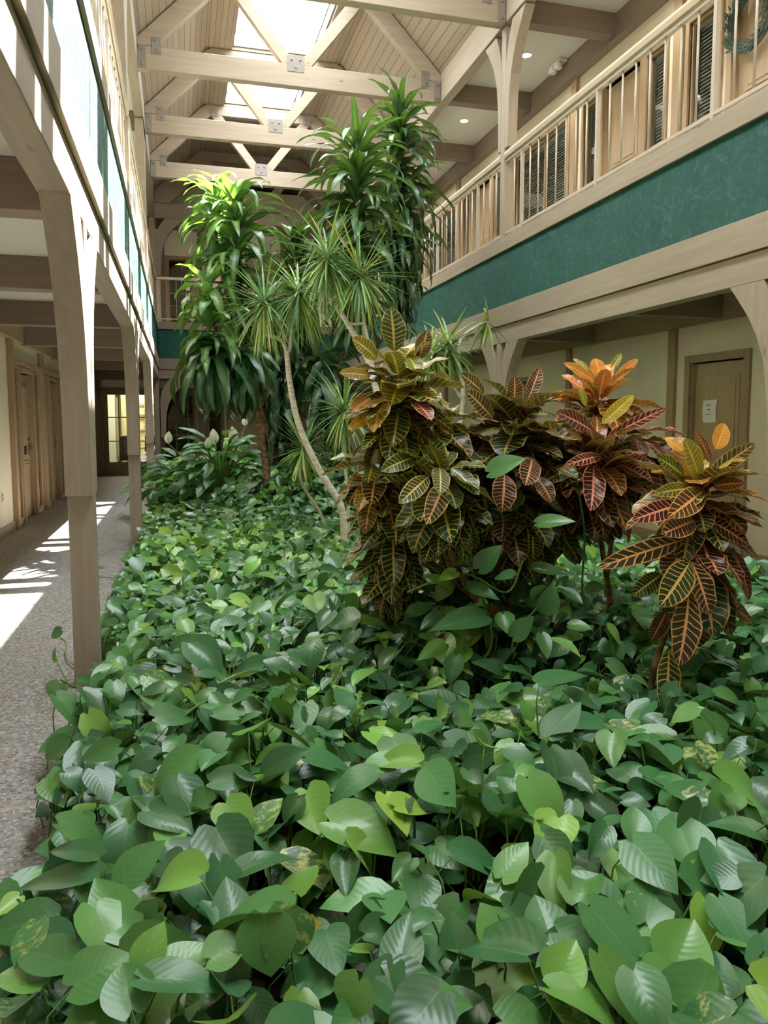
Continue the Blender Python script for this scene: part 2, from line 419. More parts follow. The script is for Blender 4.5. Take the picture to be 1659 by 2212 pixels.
# ================================================================== SETTING
XL, XR = -0.485, 4.43            # faces of the two gallery fronts
WL, WR, WRU, WLU = -2.33, 5.95, 6.20, -2.55   # corridor walls (upper ones stand further back)
YF, YFW, YB = 20.45, 22.75, -3.5  # far gallery front, far wall, back wall
Z_BM, Z_GR, Z_G0, Z_G1, Z_DK = 2.65, 2.885, 3.165, 3.91, 4.10
Z_EV, Z_CE = 6.94, 7.28
PW = 0.14
XC = (XL + XR) / 2
LEFT_POST_Y = [4.65, 9.95, 15.28]
RIGHT_POST_Y = [4.75, 10.08, 15.35]

def struct(name, mb, mat, bevel=0.0):
    return tag(mb.build(name, mat, bevel=bevel), kind='structure')

struct('floor', MB().box(-6.5, YB, -0.2, 9.5, 28, 0.0), FLOORM)
tag(MB().box(XL + 0.04, -2.5, -0.02, XR - 0.02, YF - 0.15, 0.02).build('planting_bed_soil', SOIL, loc=(1.9, 9, 0)), kind='structure')

class Map:
    """maps (a along, b up, c out of the wall) to the world"""
    def __init__(s, kind, pos): s.k, s.p = kind, pos
    def __call__(s, a, b, c):
        return {'R': (s.p - c, a, b), 'L': (s.p + c, a, b), 'F': (a, s.p - c, b)}[s.k]
    def box(s, mb, a0, a1, b0, b1, c0, c1):
        p, q = s(a0, b0, c0), s(a1, b1, c1); return mb.box(*p, *q)
    @property
    def ax(s): return 0 if s.k == 'F' else 1

def wall(name, M, a0, a1, b0, b1, openings, mat, th=0.12):
    mb = MB(); cuts = sorted(openings); a = a0
    for (o0, o1, p0, p1) in cuts:
        if o0 > a: M.box(mb, a, o0, b0, b1, -th, 0)
        if p0 > b0: M.box(mb, o0, o1, b0, p0, -th, 0)
        if p1 < b1: M.box(mb, o0, o1, p1, b1, -th, 0)
        a = o1
    if a < a1: M.box(mb, a, a1, b0, b1, -th, 0)
    return struct(name, mb, mat)

win_n = [0]; door_n = [0]
def window(M, a0, a1, b0, b1, mv=(), mh=(), blind=None, fw=0.07, wood_=None, sill=False):
    wood_ = wood_ or TRIMW[2]
    win_n[0] += 1
    r = link('window_%d' % win_n[0], None, None, M((a0+a1)/2, b0, 0)); tag(r, kind='structure')
    f = MB()
    M.box(f, a0-fw, a0, b0-fw, b1+fw, -0.10, 0.035); M.box(f, a1, a1+fw, b0-fw, b1+fw, -0.10, 0.035)
    M.box(f, a0, a1, b1, b1+fw, -0.10, 0.035); M.box(f, a0, a1, b0-fw, b0, -0.10, 0.035)
    M.box(f, a0, a0+.03, b0, b1, -0.08, -.01); M.box(f, a1-.03, a1, b0, b1, -0.08, -.01)
    M.box(f, a0, a1, b1-.03, b1, -0.08, -.01); M.box(f, a0, a1, b0, b0+.03, -0.08, -.01)
    f.build('frame', wood_, r, bevel=0.006)
    if mv or mh:
        m = MB()
        for a in mv: M.box(m, a-.014, a+.014, b0, b1, -0.065, -0.03)
        for b in mh: M.box(m, a0, a1, b-.014, b+.014, -0.063, -0.032)
        m.build('glazing_bars', wood_, r)
    g = MB(); M.box(g, a0+.03, a1-.03, b0+.03, b1-.03, -0.052, -0.046); g.build('pane', GLASS, r)
    if blind:
        s = MB(); z0, tilt = blind; n = int((b1 - z0) / 0.045)
        for i in range(n):
            z = z0 + 0.045 * (i + 0.5)
            p = [M(a0+.04, z - .012*tilt, -0.11), M(a1-.04, z - .012*tilt, -0.11), M(a1-.04, z + .014*tilt, -0.142), M(a0+.04, z + .014*tilt, -0.142)]
            q = [(x, y, zz+.003) for x, y, zz in p]
            s._add(p + q, [(0,1,2,3),(7,6,5,4),(0,4,5,1),(1,5,6,2),(2,6,7,3),(3,7,4,0)])
        M.box(s, a0+.03, a1-.03, b1-.07, b1-.02, -0.15, -0.10)
        s.build('blind', BLINDM, r)
    return r

def door(M, a0, a1, b0, b1, panels=((0.08, 0.45), (0.50, 0.93)), handle=None, fw=0.09, keypad=False, mat=None):
    door_n[0] += 1
    r = link('door_%d' % door_n[0], None, None, M((a0+a1)/2, b0, 0)); tag(r, kind='structure')
    f = MB(); M.box(f, a0-fw, a0, b0, b1+fw, -0.12, 0.04); M.box(f, a1, a1+fw, b0, b1+fw, -0.12, 0.04); M.box(f, a0, a1, b1, b1+fw, -0.12, 0.04)
    M.box(f, a0, a0+.02, b0, b1, -0.12, 0.0); M.box(f, a1-.02, a1, b0, b1, -0.12, 0.0)
    f.build('frame', TRIMW[2], r, bevel=0.006)
    l = MB(); M.box(l, a0+.01, a1-.01, b0+.01, b1-.01, -0.095, -0.055)
    w, h = a1 - a0, b1 - b0
    for (p0, p1) in panels:
        M.box(l, a0+.15*w, a1-.15*w, b0+p0*h, b0+p1*h, -0.056, -0.043)
        M.box(l, a0+.21*w, a1-.21*w, b0+p0*h+.05, b0+p1*h-.05, -0.044, -0.034)
    lf = l.build('door_leaf', mat or DOORW, r, bevel=0.008)
    if handle:
        ha = a1 - .08 if handle == 'far' else a0 + .08; sgn = -1 if handle == 'far' else 1
        hb = MB(); zb = b0 + 1.10
        M.box(hb, ha-.03, ha+.03, zb-.09, zb+.09, -0.055, -0.045)
        hb.tube([M(ha, zb, -.05), M(ha, zb, .0), M(ha+sgn*.03, zb, .012), M(ha+sgn*.12, zb-.004, .012)], [.011, .011, .010, .008], 8)
        hb.tube([M(ha, zb+.16, -.055), M(ha, zb+.16, -.03)], .026, 12)
        hb.build('handle', BRASS, lf, smooth=False)
    if keypad:
        k = MB(); M.box(k, a0+.46*w, a0+.66*w, b0+1.02, b0+1.16, -.05, -.036); k.build('notice_plate', DARKM, lf)
    return r

MR, MRU, ML, MLU, MF = Map('R', WR), Map('R', WRU), Map('L', WL), Map('L', WLU), Map('F', YFW)

# --- right lower corridor wall, with the door behind the right croton
DR = (6.93, 7.83)
wall('wall_right', MR, YB, YFW, 0, Z_CE - 3.2, [(DR[0], DR[1], 0, 2.24), (12.2, 13.1, 0, 2.24)], WALLM)
d1 = door(MR, DR[0], DR[1], 0.0, 2.24, panels=((0.06, 0.42), (0.47, 0.93)), mat=DOORW)
door(MR, 12.2, 13.1, 0.0, 2.24)
bb = MB(); 
for a, b in ((YB, DR[0]-.1), (DR[1]+.1, 12.1), (13.2, YFW)): MR.box(bb, a, b, 0, 0.13, 0, 0.025)
struct('baseboard_right', bb, TRIMW[1])
tb = MB(); MR.box(tb, YB, YFW, 2.68, 2.98, 0, 0.07); struct('trim_1', tb, TRIMW[1], 0.006)
tb = MB()
for y in (4.9, 8.17, 10.75, 13.6, 16.4, 19.2): MR.box(tb, y-.07, y+.07, 0, 2.68, 0, 0.05); MR.box(tb, y+.07, y+.10, 0, 2.68, 0, 0.02)
struct('trim_2', tb, TRIMW[2], 0.006)

# --- left lower corridor wall: plaster, then door units with sidelights and plaster transoms
U = [11.93, 14.58, 17.23]
op = []
for u in U:
    op += [(u+.12, u+.36, .12, 2.33), (u+.58, u+1.52, 0, 2.30), (u+1.76, u+2.02, .12, 2.33)]
wall('wall_left', ML, YB, YFW, 0, Z_CE - 3.2, op, WALLM)
for i, u in enumerate(U):
    window(ML, u+.12, u+.36, .12, 2.33, mh=(0.85, 1.5), fw=.05)
    door(ML, u+.58, u+1.52, 0, 2.30, panels=((0.06, 0.40), (0.50, 0.93)), handle='far', fw=.08, keypad=(i == 0))
    window(ML, u+1.76, u+2.02, .12, 2.33, mh=(0.85, 1.5), fw=.05)
tb = MB()
for u in [11.83] + [x + 2.33 + .05 for x in U]: ML.box(tb, u-.08, u+.08, 0, 2.72, 0, 0.07)
struct('trim_3', tb, TRIMW[2], 0.006)
tb = MB(); ML.box(tb, YB, YFW, 2.72, 3.0, 0, 0.09); struct('trim_4', tb, TRIMW[1], 0.006)
tb = MB(); ML.box(tb, 11.9, 19.6, 2.39, 2.47, 0, 0.06); struct('trim_5', tb, TRIMW[1], 0.006)
bb = MB(); ML.box(bb, YB, 11.75, 0, 0.12, 0, 0.02); struct('baseboard_left', bb, plaster('baseboard_plaster', (0.45, 0.38, 0.29)))
# --- upper walls
BAY = 5.15
opR = []
for k in (0, 1):
    o = k * BAY
    opR += [(7.86+o, 8.40+o, 4.12, 6.42), (8.88+o, 9.28+o, 4.12, 6.42), (9.42+o, 10.36+o, 4.05, 6.45), (10.56+o, 10.92+o, 4.12, 6.42)]
opR += [(6.72, 7.62, 4.05, 6.45), (11.42, 13.42, 4.12, 6.42), (16.55, 18.6, 4.12, 6.42)]
opR = [o for o in opR if not (12.9 < o[0] < 13.1)]
wall('wall_right_upper', MRU, YB, YFW, Z_DK - .1, Z_CE + .1, opR, WALLM)
for o in sorted(opR):
    w = o[1] - o[0]
    if o[2] < 4.1: door(MRU, o[0], o[1], o[2], o[3], handle='near')
    else:
        mv = ((o[0] + .9), ) if w > 1.5 else ()
        window(MRU, *o, mv=mv, mh=(5.22,), blind=(4.14 if w < .6 else 4.9, 1.45), fw=.06)
tb = MB(); MRU.box(tb, YB, YFW, Z_EV + .02, Z_CE, 0, .12); MRU.box(tb, YB, YFW, Z_EV - .02, Z_EV + .02, 0, .14); struct('trim_6', tb, SHADE_TIM[1], 0.006)
tb = MB()
for y in (4.8, 8.6, 11.2, 13.75, 16.35, 19.0): MRU.box(tb, y-.08, y+.08, 4.0, Z_EV, 0, 0.06)
struct('trim_7', tb, TRIMW[2], 0.006)
tb = MB(); MRU.box(tb, YB, YFW, 6.50, 6.58, 0, .05); struct('trim_8', tb, TRIMW[1], 0.005)
wall('wall_left_upper', MLU, YB, YFW, Z_DK - .1, Z_CE + .1, [], WALLM)
tb = MB(); MLU.box(tb, YB, YFW, Z_EV + .02, Z_CE, 0, .12); struct('trim_9', tb, SHADE_TIM[1], 0.006)

# --- far wall, ground floor
opF = [(-1.98, -0.62, .36, 2.33), (-0.48, 0.42, .36, 2.33), (0.84, 1.22, .36, 2.33), (1.42, 2.32, 0, 2.36), (2.52, 2.95, .36, 2.33), (3.15, 3.75, .36, 2.33)]
wall('wall_far', MF, WL - .3, WRU + .3, 0, 3.2, opF, SHADE_TIM[2] if False else WALLM)
window(MF, *opF[0], mv=(-1.66,), mh=(0.98, 1.66), fw=.10, wood_=SHADE_TIM[2])
window(MF, *opF[1], mv=(-0.08, 0.25), mh=(0.70, 1.15, 1.62, 1.74), fw=.08, wood_=SHADE_TIM[2])
window(MF, *opF[2], mh=(0.98, 1.62), fw=.07, wood_=SHADE_TIM[2])
door(MF, *opF[3])
window(MF, *opF[4], mh=(0.98, 1.62), fw=.07, wood_=SHADE_TIM[2])
window(MF, *opF[5], mh=(0.98, 1.62), fw=.07, wood_=SHADE_TIM[2])
tb = MB(); MF.box(tb, WL, WRU, 2.42, 2.50, 0, .05); MF.box(tb, WL, WRU, 2.72, 3.0, 0, .08); struct('trim_10', tb, SHADE_TIM[0], .005)
tb = MB()
for x0, x1 in ((-2.33, -2.10), (0.52, 0.76), (4.0, 4.2)): MF.box(tb, x0, x1, 0, 2.72, 0, .05)
MF.box(tb, -2.33, 0.5, 0, .24, 0, .03)
struct('trim_11', tb, SHADE_TIM[2], .005)
# --- far wall, upper floor
opFU = [(-0.20, 0.42, 4.35, 6.15), (0.95, 1.75, 4.12, 6.2), (2.0, 2.9, 4.05, 6.35), (3.2, 4.0, 4.12, 6.2)]
wall('wall_far_upper', MF, WLU - .2, WRU + .2, Z_DK - .1, Z_CE + .9, opFU, WALLM)
window(MF, *opFU[0], mv=(), mh=(5.2, 4.85), fw=.09); window(MF, *opFU[1], mh=(5.22,), mv=(1.35,), fw=.08)
door(MF, *opFU[2]); window(MF, *opFU[3], mh=(5.22,), fw=.08)
tb = MB(); MF.box(tb, WLU, WRU, Z_EV + .02, Z_CE, 0, .12)
for x in (-.35, .68, 1.88, 3.05): MF.box(tb, x-.06, x+.06, 4.1, Z_EV, 0, .05)
struct('trim_12', tb, SHADE_TIM[0], .005)
struct('wall_back', MB().box(-6.5, YB - .2, -.2, 9.5, YB, 10.2), SHADE_TIM[2])

# --- rooms behind the glazed walls
struct('wall_room_right', MB().box(9.2, YB, 0, 9.4, 28, 7.6), ROOMG)
struct('wall_room_left', MB().box(-6.4, YB, 0, -6.2, 28, 7.6), ROOMG)
struct('wall_room_far', MB().box(-6.5, 27.4, 0, 9.5, 27.6, 9.8), ROOMM)
struct('wall_room_divider', MB().box(-0.50, YFW + .15, 0, -0.40, 27.4, 2.95), ROOMG)
struct('wall_room_side', MB().box(-3.1, YFW + .15, 0, -3.0, 27.4, 2.95), ROOMG)
struct('wall_room_partition', MB().box(-1.86, 26.6, 0, -.5, 26.7, 2.95), ROOMM)
struct('wall_room_partition_left', MB().box(-3.0, 25.6, 0, -1.97, 25.7, 2.95), ROOMG)
struct('trim_13', MB().box(-1.95, 25.55, 0, -1.88, 25.72, 2.3), SHADE_TIM[2])
struct('trim_14', MB().box(-1.5, 26.56, 1.20, -.5, 26.6, 1.26).box(-1.5, 26.56, 1.62, -.5, 26.6, 1.78).box(-1.5, 26.56, 2.05, -.5, 26.6, 2.13), SHADE_TIM[0])

# --- slabs, ceilings, roof
cl = MB()
cl.box(-6.5, YB, 2.98, XL - .15, 28, Z_DK - .06); struct('ceiling_left_corridor', cl, CEILM)
struct('ceiling_right_corridor', MB().box(XR + .15, YB, 2.98, 9.5, 28, Z_DK - .06), CEILM)
struct('ceiling_far_corridor', MB().box(XL - .15, YF + .15, 2.98, XR + .15, 28, Z_DK - .06), CEILM)
struct('ceiling_left_gallery', MB().box(-6.5, YB, Z_CE, XL - .10, 28, Z_CE + .15), CEILM)
struct('ceiling_right_gallery', MB().box(XR + .10, YB, Z_CE, 9.5, 28, Z_CE + .15), CEILM)
ROOFZ = 8.60; RX = ROOFZ - 7.91                 # slope z = 7.91 + x on the left side
def slope(side):
    th = .12; x0 = XL - .10; pts = [(x0, 7.91 + x0), (RX, ROOFZ), (RX, ROOFZ + th), (x0, 7.91 + x0 + th*1.6)]
    if side > 0: pts = [(2*XC - x, z) for x, z in pts][::-1]
    return pts
for sd, nm in ((-1, 'ceiling_roof_slope_left'), (1, 'ceiling_roof_slope_right')):
    struct(nm, MB().prism(slope(sd), 1, YB, 28), BOARDS)
GX0, GX1 = 1.14, 2.78
flat = MB(); flat.box(RX, YB, ROOFZ, GX0, 28, ROOFZ + .12); flat.box(GX1, YB, ROOFZ, 2*XC - RX, 28, ROOFZ + .12)
BAYY = [(-.6, 1.95), (2.25, 4.60), (4.90, 7.25), (7.55, 9.92), (10.18, 12.58), (12.84, 15.26), (15.47, 17.93)]
prev = YB
for y0, y1 in BAYY + [(28, 28)]:
    flat.box(GX0, prev, ROOFZ, GX1, y0, ROOFZ + .12); prev = y1
struct('ceiling_roof_flat', flat, BOARDS)
for i, (y0, y1) in enumerate(BAYY):
    win_n[0] += 1
    r = link('window_%d' % win_n[0], None, None, (XC, (y0+y1)/2, ROOFZ)); tag(r, kind='structure')
    f = MB(); z0, z1 = ROOFZ + .06, ROOFZ + .13
    f.box(GX0, y0, z0, GX0+.03, y1, z1).box(GX1-.03, y0, z0, GX1, y1, z1).box(GX0, y0, z0, GX1, y0+.03, z1).box(GX0, y1-.03, z0, GX1, y1, z1)
    f.box(GX1-.13, y0, z0, GX1-.11, y1, z1).box(GX0, y1-.50, z0, GX1, y1-.48, z1)
    f.build('frame', STEEL, r)
    MB().box(GX0+.03, y0+.03, ROOFZ+.09, GX1-.03, y1-.03, ROOFZ+.10).build('pane', SKYG, r)
# far gable over the end gallery
gb = MB(); gb.prism([(XL-.1, Z_CE), (XR+.1, Z_CE), (XR+.1, 7.5), (2*XC-RX, ROOFZ+.05), (RX, ROOFZ+.05), (XL-.1, 7.5)], 1, 24.9, 25.1)
struct('wall_far_gable', gb, CEILM)

# ================================================================== TIMBER FRAME
def brace_poly(z0, z1, sgn, yc, k=1.0):
    """arched brace seen side-on in the (y, z) plane; sgn = direction it leans"""
    H = z1 - z0; hw = PW / 2
    outer = [(hw + .085, 0.0), (hw + .095, .22), (hw + .115, .42), (hw + .16, .58), (hw + .24, .71), (hw + .34, .82), (hw + .45, .91), (hw + .57, 1.0)]
    inner = [(hw + .19, 1.0), (hw + .10, .90), (hw + .03, .78), (hw, .66), (hw, .0)]
    pts = [(yc + sgn * a * k, z0 + b * H) for a, b in outer + inner]
    return pts if sgn > 0 else pts[::-1]

def lower_post(x0, x1, yc, label, group='timber posts under the galleries'):
    r = thing('timber_post', ((x0+x1)/2, yc, 0), label, 'post', group)
    MB().box(x0, yc - PW/2, 0, x1, yc + PW/2, Z_BM).build('shaft', TIM[2], r, bevel=.006)
    for s in (-1, 1):
        MB().prism(brace_poly(1.13, Z_BM, s, yc), 0, x0, x1 + (0.004 if s < 0 else 0)).build('arched_brace', TIM[2], r, bevel=.005)
def upper_post(x0, x1, yc, label, group='gallery posts carrying the eaves'):
    r = thing('gallery_post', ((x0+x1)/2, yc, Z_DK), label, 'post', group)
    MB().box(x0, yc - PW/2, Z_DK, x1, yc + PW/2, Z_EV).build('shaft', TIM[2], r, bevel=.006)
    for s in (-1, 1):
        MB().prism(brace_poly(5.32, Z_EV, s, yc, 1.04), 0, x0, x1).build('arched_brace', TIM[2], r, bevel=.005)
names = ['nearest', 'second', 'third']
for i, y in enumerate(LEFT_POST_Y):
    lower_post(XL - PW, XL, y, '%s timber post with curved braces along the left edge of the planting bed' % names[i])
    upper_post(XL - PW - .02, XL - .02, y, '%s upper post with curved braces on the left gallery railing line' % names[i])
for i, y in enumerate(RIGHT_POST_Y):
    lower_post(XR, XR + PW, y, '%s timber post with curved braces under the right gallery' % names[i])
    upper_post(XR + .02, XR + PW + .02, y, '%s upper post with curved braces on the right gallery railing line' % names[i])

def brace_x(z0, z1, sgn, xc, k): return brace_poly(z0, z1, sgn, xc, k)
for x, s, nm in ((XL + .0, 1, 'left'), (XR - .0, -1, 'right')):
    r = thing('timber_post', (x, YF, 0), 'timber corner post with curved brace at the far %s end of the planting bed' % nm, 'post', 'timber posts under the galleries')
    MB().box(x - s*PW, YF, 0, x, YF + PW, Z_BM).build('shaft', SHADE_TIM[2], r, bevel=.006)
    MB().prism(brace_poly(1.13, Z_BM, s, x - PW/2*s, 1.35), 1, YF + .01, YF + PW).build('arched_brace', SHADE_TIM[2], r, bevel=.005)
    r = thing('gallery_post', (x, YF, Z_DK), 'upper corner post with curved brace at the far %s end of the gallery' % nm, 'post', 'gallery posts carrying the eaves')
    MB().box(x - s*PW, YF, Z_DK, x, YF + PW, Z_EV - .25).build('shaft', SHADE_TIM[2], r, bevel=.006)
    MB().prism(brace_poly(5.25, Z_EV - .25, s, x - PW/2*s, 1.25), 1, YF + .01, YF + PW).build('arched_brace', SHADE_TIM[2], r, bevel=.005)

def front(side, label_beam, label_front):
    s = 1 if side == 'R' else -1; x = XR if side == 'R' else XL
    def bx(mb, a, b, y0, y1, z0, z1): return mb.box(x + s*a, y0, z0, x + s*b, y1, z1)
    b = MB(); bx(b, 0, .15, YB, YF + .15, Z_BM, Z_GR)
    b.build('facade_beam', TIM[1], bevel=.006, loc=(x + s*.07, 8, Z_BM)); tag(COL.objects[-1], label_beam, 'beam')
    r = thing('gallery_parapet', (x, 8, Z_GR), label_front, 'parapet')
    bx(MB(), -.028, .12, YB, YF - .03, Z_GR + .006, Z_G0).build('lower_trim_board', TIM[1], r, bevel=.005)
    bx(MB(), .006, .12, YB, YF, Z_G0, Z_G1).build('stucco_panel', STUCCO, r)
    bx(MB(), -.022, .14, YB, YF - .03, Z_G1, Z_DK).build('upper_trim_board', TIM[1], r, bevel=.005)
    e = MB(); bx(e, .0, .16, YB, 25, Z_EV + .02, Z_CE + .14)
    e.build('eave_beam', TIM[1], bevel=.006, loc=(x, 8, Z_EV)); tag(COL.objects[-1], 'long timber eave beam along the top of the %s gallery' % ('right' if s > 0 else 'left'), 'beam')
front('R', 'long pale timber beam carrying the right gallery', 'dark green stucco gallery front on the right with pale timber boards')
front('L', 'long timber beam in sunlight carrying the left gallery', 'sunlit green stucco gallery front on the left with timber boards')
def far_front():
    b = MB().box(XL, YF, Z_BM, XR, YF + .15, Z_GR); b.build('facade_beam', SHADE_TIM[0], bevel=.006, loc=(XC, YF, Z_BM)); tag(COL.objects[-1], 'timber beam across the far end carrying the end gallery', 'beam')
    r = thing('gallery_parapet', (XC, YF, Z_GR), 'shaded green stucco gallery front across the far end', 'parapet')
    MB().box(XL + .03, YF - .028, Z_GR + .006, XR - .03, YF + .12, Z_G0).build('lower_trim_board', SHADE_TIM[0], r, bevel=.005)
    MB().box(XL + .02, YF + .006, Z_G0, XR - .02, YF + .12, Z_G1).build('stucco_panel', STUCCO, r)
    MB().box(XL + .03, YF - .022, Z_G1, XR - .03, YF + .14, Z_DK).build('upper_trim_board', SHADE_TIM[0], r, bevel=.005)
    MB().box(XL, YF, Z_EV - .25, XR, YF + .16, Z_EV + .12).build('eave_beam', SHADE_TIM[0], bevel=.006, loc=(XC, YF, Z_EV)); tag(COL.objects[-1], 'timber tie beam high across the far end gallery', 'beam')
far_front()

# cross beams under the lower ceilings and in the upper galleries
YX = [2.1, 4.7, 7.35, 10.02, 12.68, 15.32, 17.98]
ordn = ['first', 'second', 'third', 'fourth', 'fifth', 'sixth', 'seventh']
for i, y in enumerate(YX):
    for nm, x0, x1, z0, z1, mt, cl_ in (('left corridor', WL + .05, XL - .10, 2.70, 2.98, SHADE_TIM[0], 'ceiling_beam'), ('right corridor', XR + .10, WR - .05, 2.70, 2.98, SHADE_TIM[0], 'ceiling_beam'),
                                        ('right upper gallery', XR + .14, WRU - .11, 6.98, 7.28, SHADE_TIM[0], 'gallery_beam'), ('left upper gallery', WLU + .11, XL - .14, 6.98, 7.28, SHADE_TIM[0], 'gallery_beam')):
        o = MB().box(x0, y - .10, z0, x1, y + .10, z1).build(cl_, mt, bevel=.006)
        tag(o, '%s shade-darkened timber cross beam from the camera under the %s ceiling' % (ordn[i], nm), 'beam', 'cross beams of the ' + nm)

# ------------------------------------------------------------------ roof trusses
def bolt(mb, x, y, z, r=.022, d=-.012):
    mb.lathe((x, y, z), [(r, 0), (r*.95, d*.6), (r*.55, d)], 10, axis=1)
def truss(yc, label):
    r = thing('roof_truss', (XC, yc, Z_EV), label, 'roof truss', 'timber roof trusses under the skylights')
    h = .075; y0, y1 = yc - h, yc + h
    MB().box(XL + .01, y0, Z_EV, XR - .01, y1, Z_CE).build('bottom_chord', TIM[0], r, bevel=.007)
    for s in (-1, 1):
        P = lambda x: (x if s < 0 else 2*XC - x)
        pts = [(P(XL + .0), 7.285), (P(-.235), 7.285), (P(.98), 8.50), (P(.80), 8.60), (P(.66), 8.54), (P(XL + .0), 7.40)]
        if s > 0: pts = pts[::-1]
        MB().prism(pts, 1, y0 + .002, y1 - .002).build('rafter', TIM[0], r, bevel=.005)
        d = [(P(1.73), 7.285), (P(1.95), 7.285), (P(1.09), 8.385), (P(.84), 8.385)]
        if s > 0: d = d[::-1]
        MB().prism(d, 1, y0 + .012, y1 - .012).build('diagonal_strut', TIM[0], r, bevel=.005)
    MB().box(.74, y0 + .004, 8.385, 2*XC - .74, y1 - .004, 8.595).build('collar_beam', TIM[0], r, bevel=.005)
    def plate(cx, cz, w, hgt, bolts, rot=0):
        m = MB().box(cx - w/2, y0 - .008, cz - hgt/2, cx + w/2, y0 + .0, cz + hgt/2)
        p = m.build('gusset_plate', STEEL, r, bevel=.002)
        for bx_, bz_ in bolts:
            bb_ = MB(); bolt(bb_, cx + bx_, y0 - .008, cz + bz_); bb_.build('bolt', STEEL, p, smooth=True)
    plate(XC - .02, 7.285, .27, .25, [(-.07, .06), (.07, .06), (0, -.06)])
    for s in (-1, 1):
        e = XL if s < 0 else XR
        plate(e - s*.07, 7.115, .12, .33, [(0, .11), (0, -.11)])
        plate(e - s*.285, 7.30, .14, .25, [(-.015, .08), (.015, -.07)])
        plate(e - s*1.40, 8.43, .20, .14, [(-.05, 0), (.05, 0)])
TY = [4.75, 7.40, 10.05, 12.70, 15.35, 18.00]
tl = ['timber roof truss nearest the back wall over the near end of the bed', 'timber roof truss over the foreground leaves, second from the back wall', 'roof truss cut by the top edge, its chord end on the second right post',
      'largest fully visible roof truss, nearest below the big skylight', 'middle roof truss with a long crack along its bottom chord', 'farthest roof truss, just above the palm-like crowns']
for y, l in zip(TY, tl): truss(y, l)
r = thing('gable_frame', (XC, YF, Z_EV), 'shaded timber gable frame at the far end of the roof', 'roof frame')
MB().box(RX, YF, 8.2, 2*XC-RX, YF+.14, 8.42).build('collar_beam', SHADE_TIM[0], r, bevel=.005)
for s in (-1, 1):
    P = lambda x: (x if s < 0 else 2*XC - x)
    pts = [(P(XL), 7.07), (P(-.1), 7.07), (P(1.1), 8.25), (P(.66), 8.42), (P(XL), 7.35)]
    MB().prism(pts if s < 0 else pts[::-1], 1, YF + .01, YF + .13).build('rafter', SHADE_TIM[0], r, bevel=.005)
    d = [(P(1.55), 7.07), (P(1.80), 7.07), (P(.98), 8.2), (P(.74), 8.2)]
    MB().prism(d if s < 0 else d[::-1], 1, YF + .02, YF + .12).build('diagonal_strut', SHADE_TIM[0], r, bevel=.005)

# ------------------------------------------------------------------ railings
def railing(side, y0, y1, label):
    s = 1 if side == 'R' else -1; x = (XR if s > 0 else XL) + s * .07
    r = thing('balcony_railing', (x, (y0+y1)/2, Z_DK), label, 'railing', 'painted gallery railings')
    MB().prism([(x-.05, 5.185), (x+.05, 5.185), (x+.062, 5.235), (x+.045, 5.275), (x-.045, 5.275), (x-.062, 5.235)], 1, y0, y1).build('handrail', CAPM, r, bevel=.004)
    MB().box(x-.026, y0, 5.14, x+.026, y1, 5.185).build('top_rail', RAILM, r)
    MB().box(x-.016, y0, 4.165, x+.016, y1, 4.195).build('bottom_rail', RAILM, r)
    n = int(round((y1 - y0) / .232)); 
    for i in range(1, n):
        y = y0 + (y1 - y0) * i / n
        if i % 8 == 4: MB().box(x-.02, y-.02, Z_DK, x+.02, y+.02, 5.145).build('railing_post', RAILM, r)
        else: MB().tube([(x, y, 4.19), (x, y, 5.145)], .0105, 8).build('baluster', RAILM, r, smooth=True)
for i, (a, b) in enumerate(((4.82, 10.01), (10.15, 15.28), (15.42, 20.4))):
    railing('R', a, b, ['railing with thin balusters on the right gallery, section nearest the camera', 'railing on the right gallery between the second and third posts', 'railing on the right gallery, farthest section behind the tall foliage'][i])
for i, (a, b) in enumerate(((4.72, 9.88), (10.02, 15.21), (15.35, 20.4))):
    railing('L', a, b, ['railing on the left gallery, section nearest the camera', 'railing on the left gallery between the second and third posts', 'railing on the left gallery, farthest section by the corner'][i])
r = thing('balcony_railing', (XC, YF + .07, Z_DK), 'railing across the far end gallery', 'railing', 'painted gallery railings')
MB().box(XL, YF+.03, 5.17, XR, YF+.12, 5.24).build('handrail', CAPM, r, bevel=.006)
MB().box(XL, YF+.055, 4.165, XR, YF+.085, 4.195).build('bottom_rail', RAILM, r)
for i in range(1, 20):
    x = XL + (XR - XL) * i / 20
    MB().tube([(x, YF+.07, 4.19), (x, YF+.07, 5.18)], .0095, 8).build('baluster', RAILM, r, smooth=True)

# ------------------------------------------------------------------ ceiling fittings
for i, y in enumerate((3.4, 6.05, 8.7, 11.37, 14.05, 16.8, 19.4)):
    r = thing('recessed_downlight', (5.4, y, Z_CE), ['', 'round', 'round', 'lit recessed downlight beside the upper post, nearest of the visible ones', 'lit recessed downlight in the middle ceiling bay', 'lit recessed downlight partly behind the tall foliage', 'farthest recessed downlight of the right gallery, by the end wall'][i] if i > 2 else 'recessed downlight in near ceiling bay %d of the right gallery' % (i + 1), 'ceiling light', 'downlights of the right upper gallery')
    MB().lathe((5.4, y, Z_CE), [(.085, 0), (.10, -.004), (.098, -.010), (.07, -.012), (.065, -.002)], 24).build('trim_ring', WHITEM, r, smooth=True)
    MB().lathe((5.4, y, Z_CE), [(.062, -.004), (.055, -.016), (.02, -.022)], 20).build('bulb', LAMP, r, smooth=True)
    ld = bpy.data.lights.new('downlight', 'SPOT'); ld.energy = 70; ld.spot_size = R(125); ld.spot_blend = .6; ld.color = (1, .93, .82); ld.shadow_soft_size = .05
    lo = link('lamp_light', ld, r, (0, 0, -.04))
r = thing('emergency_light', (6.0, 11.45, Z_CE), 'white twin-head emergency light on the upper ceiling by the wall beam', 'emergency light')
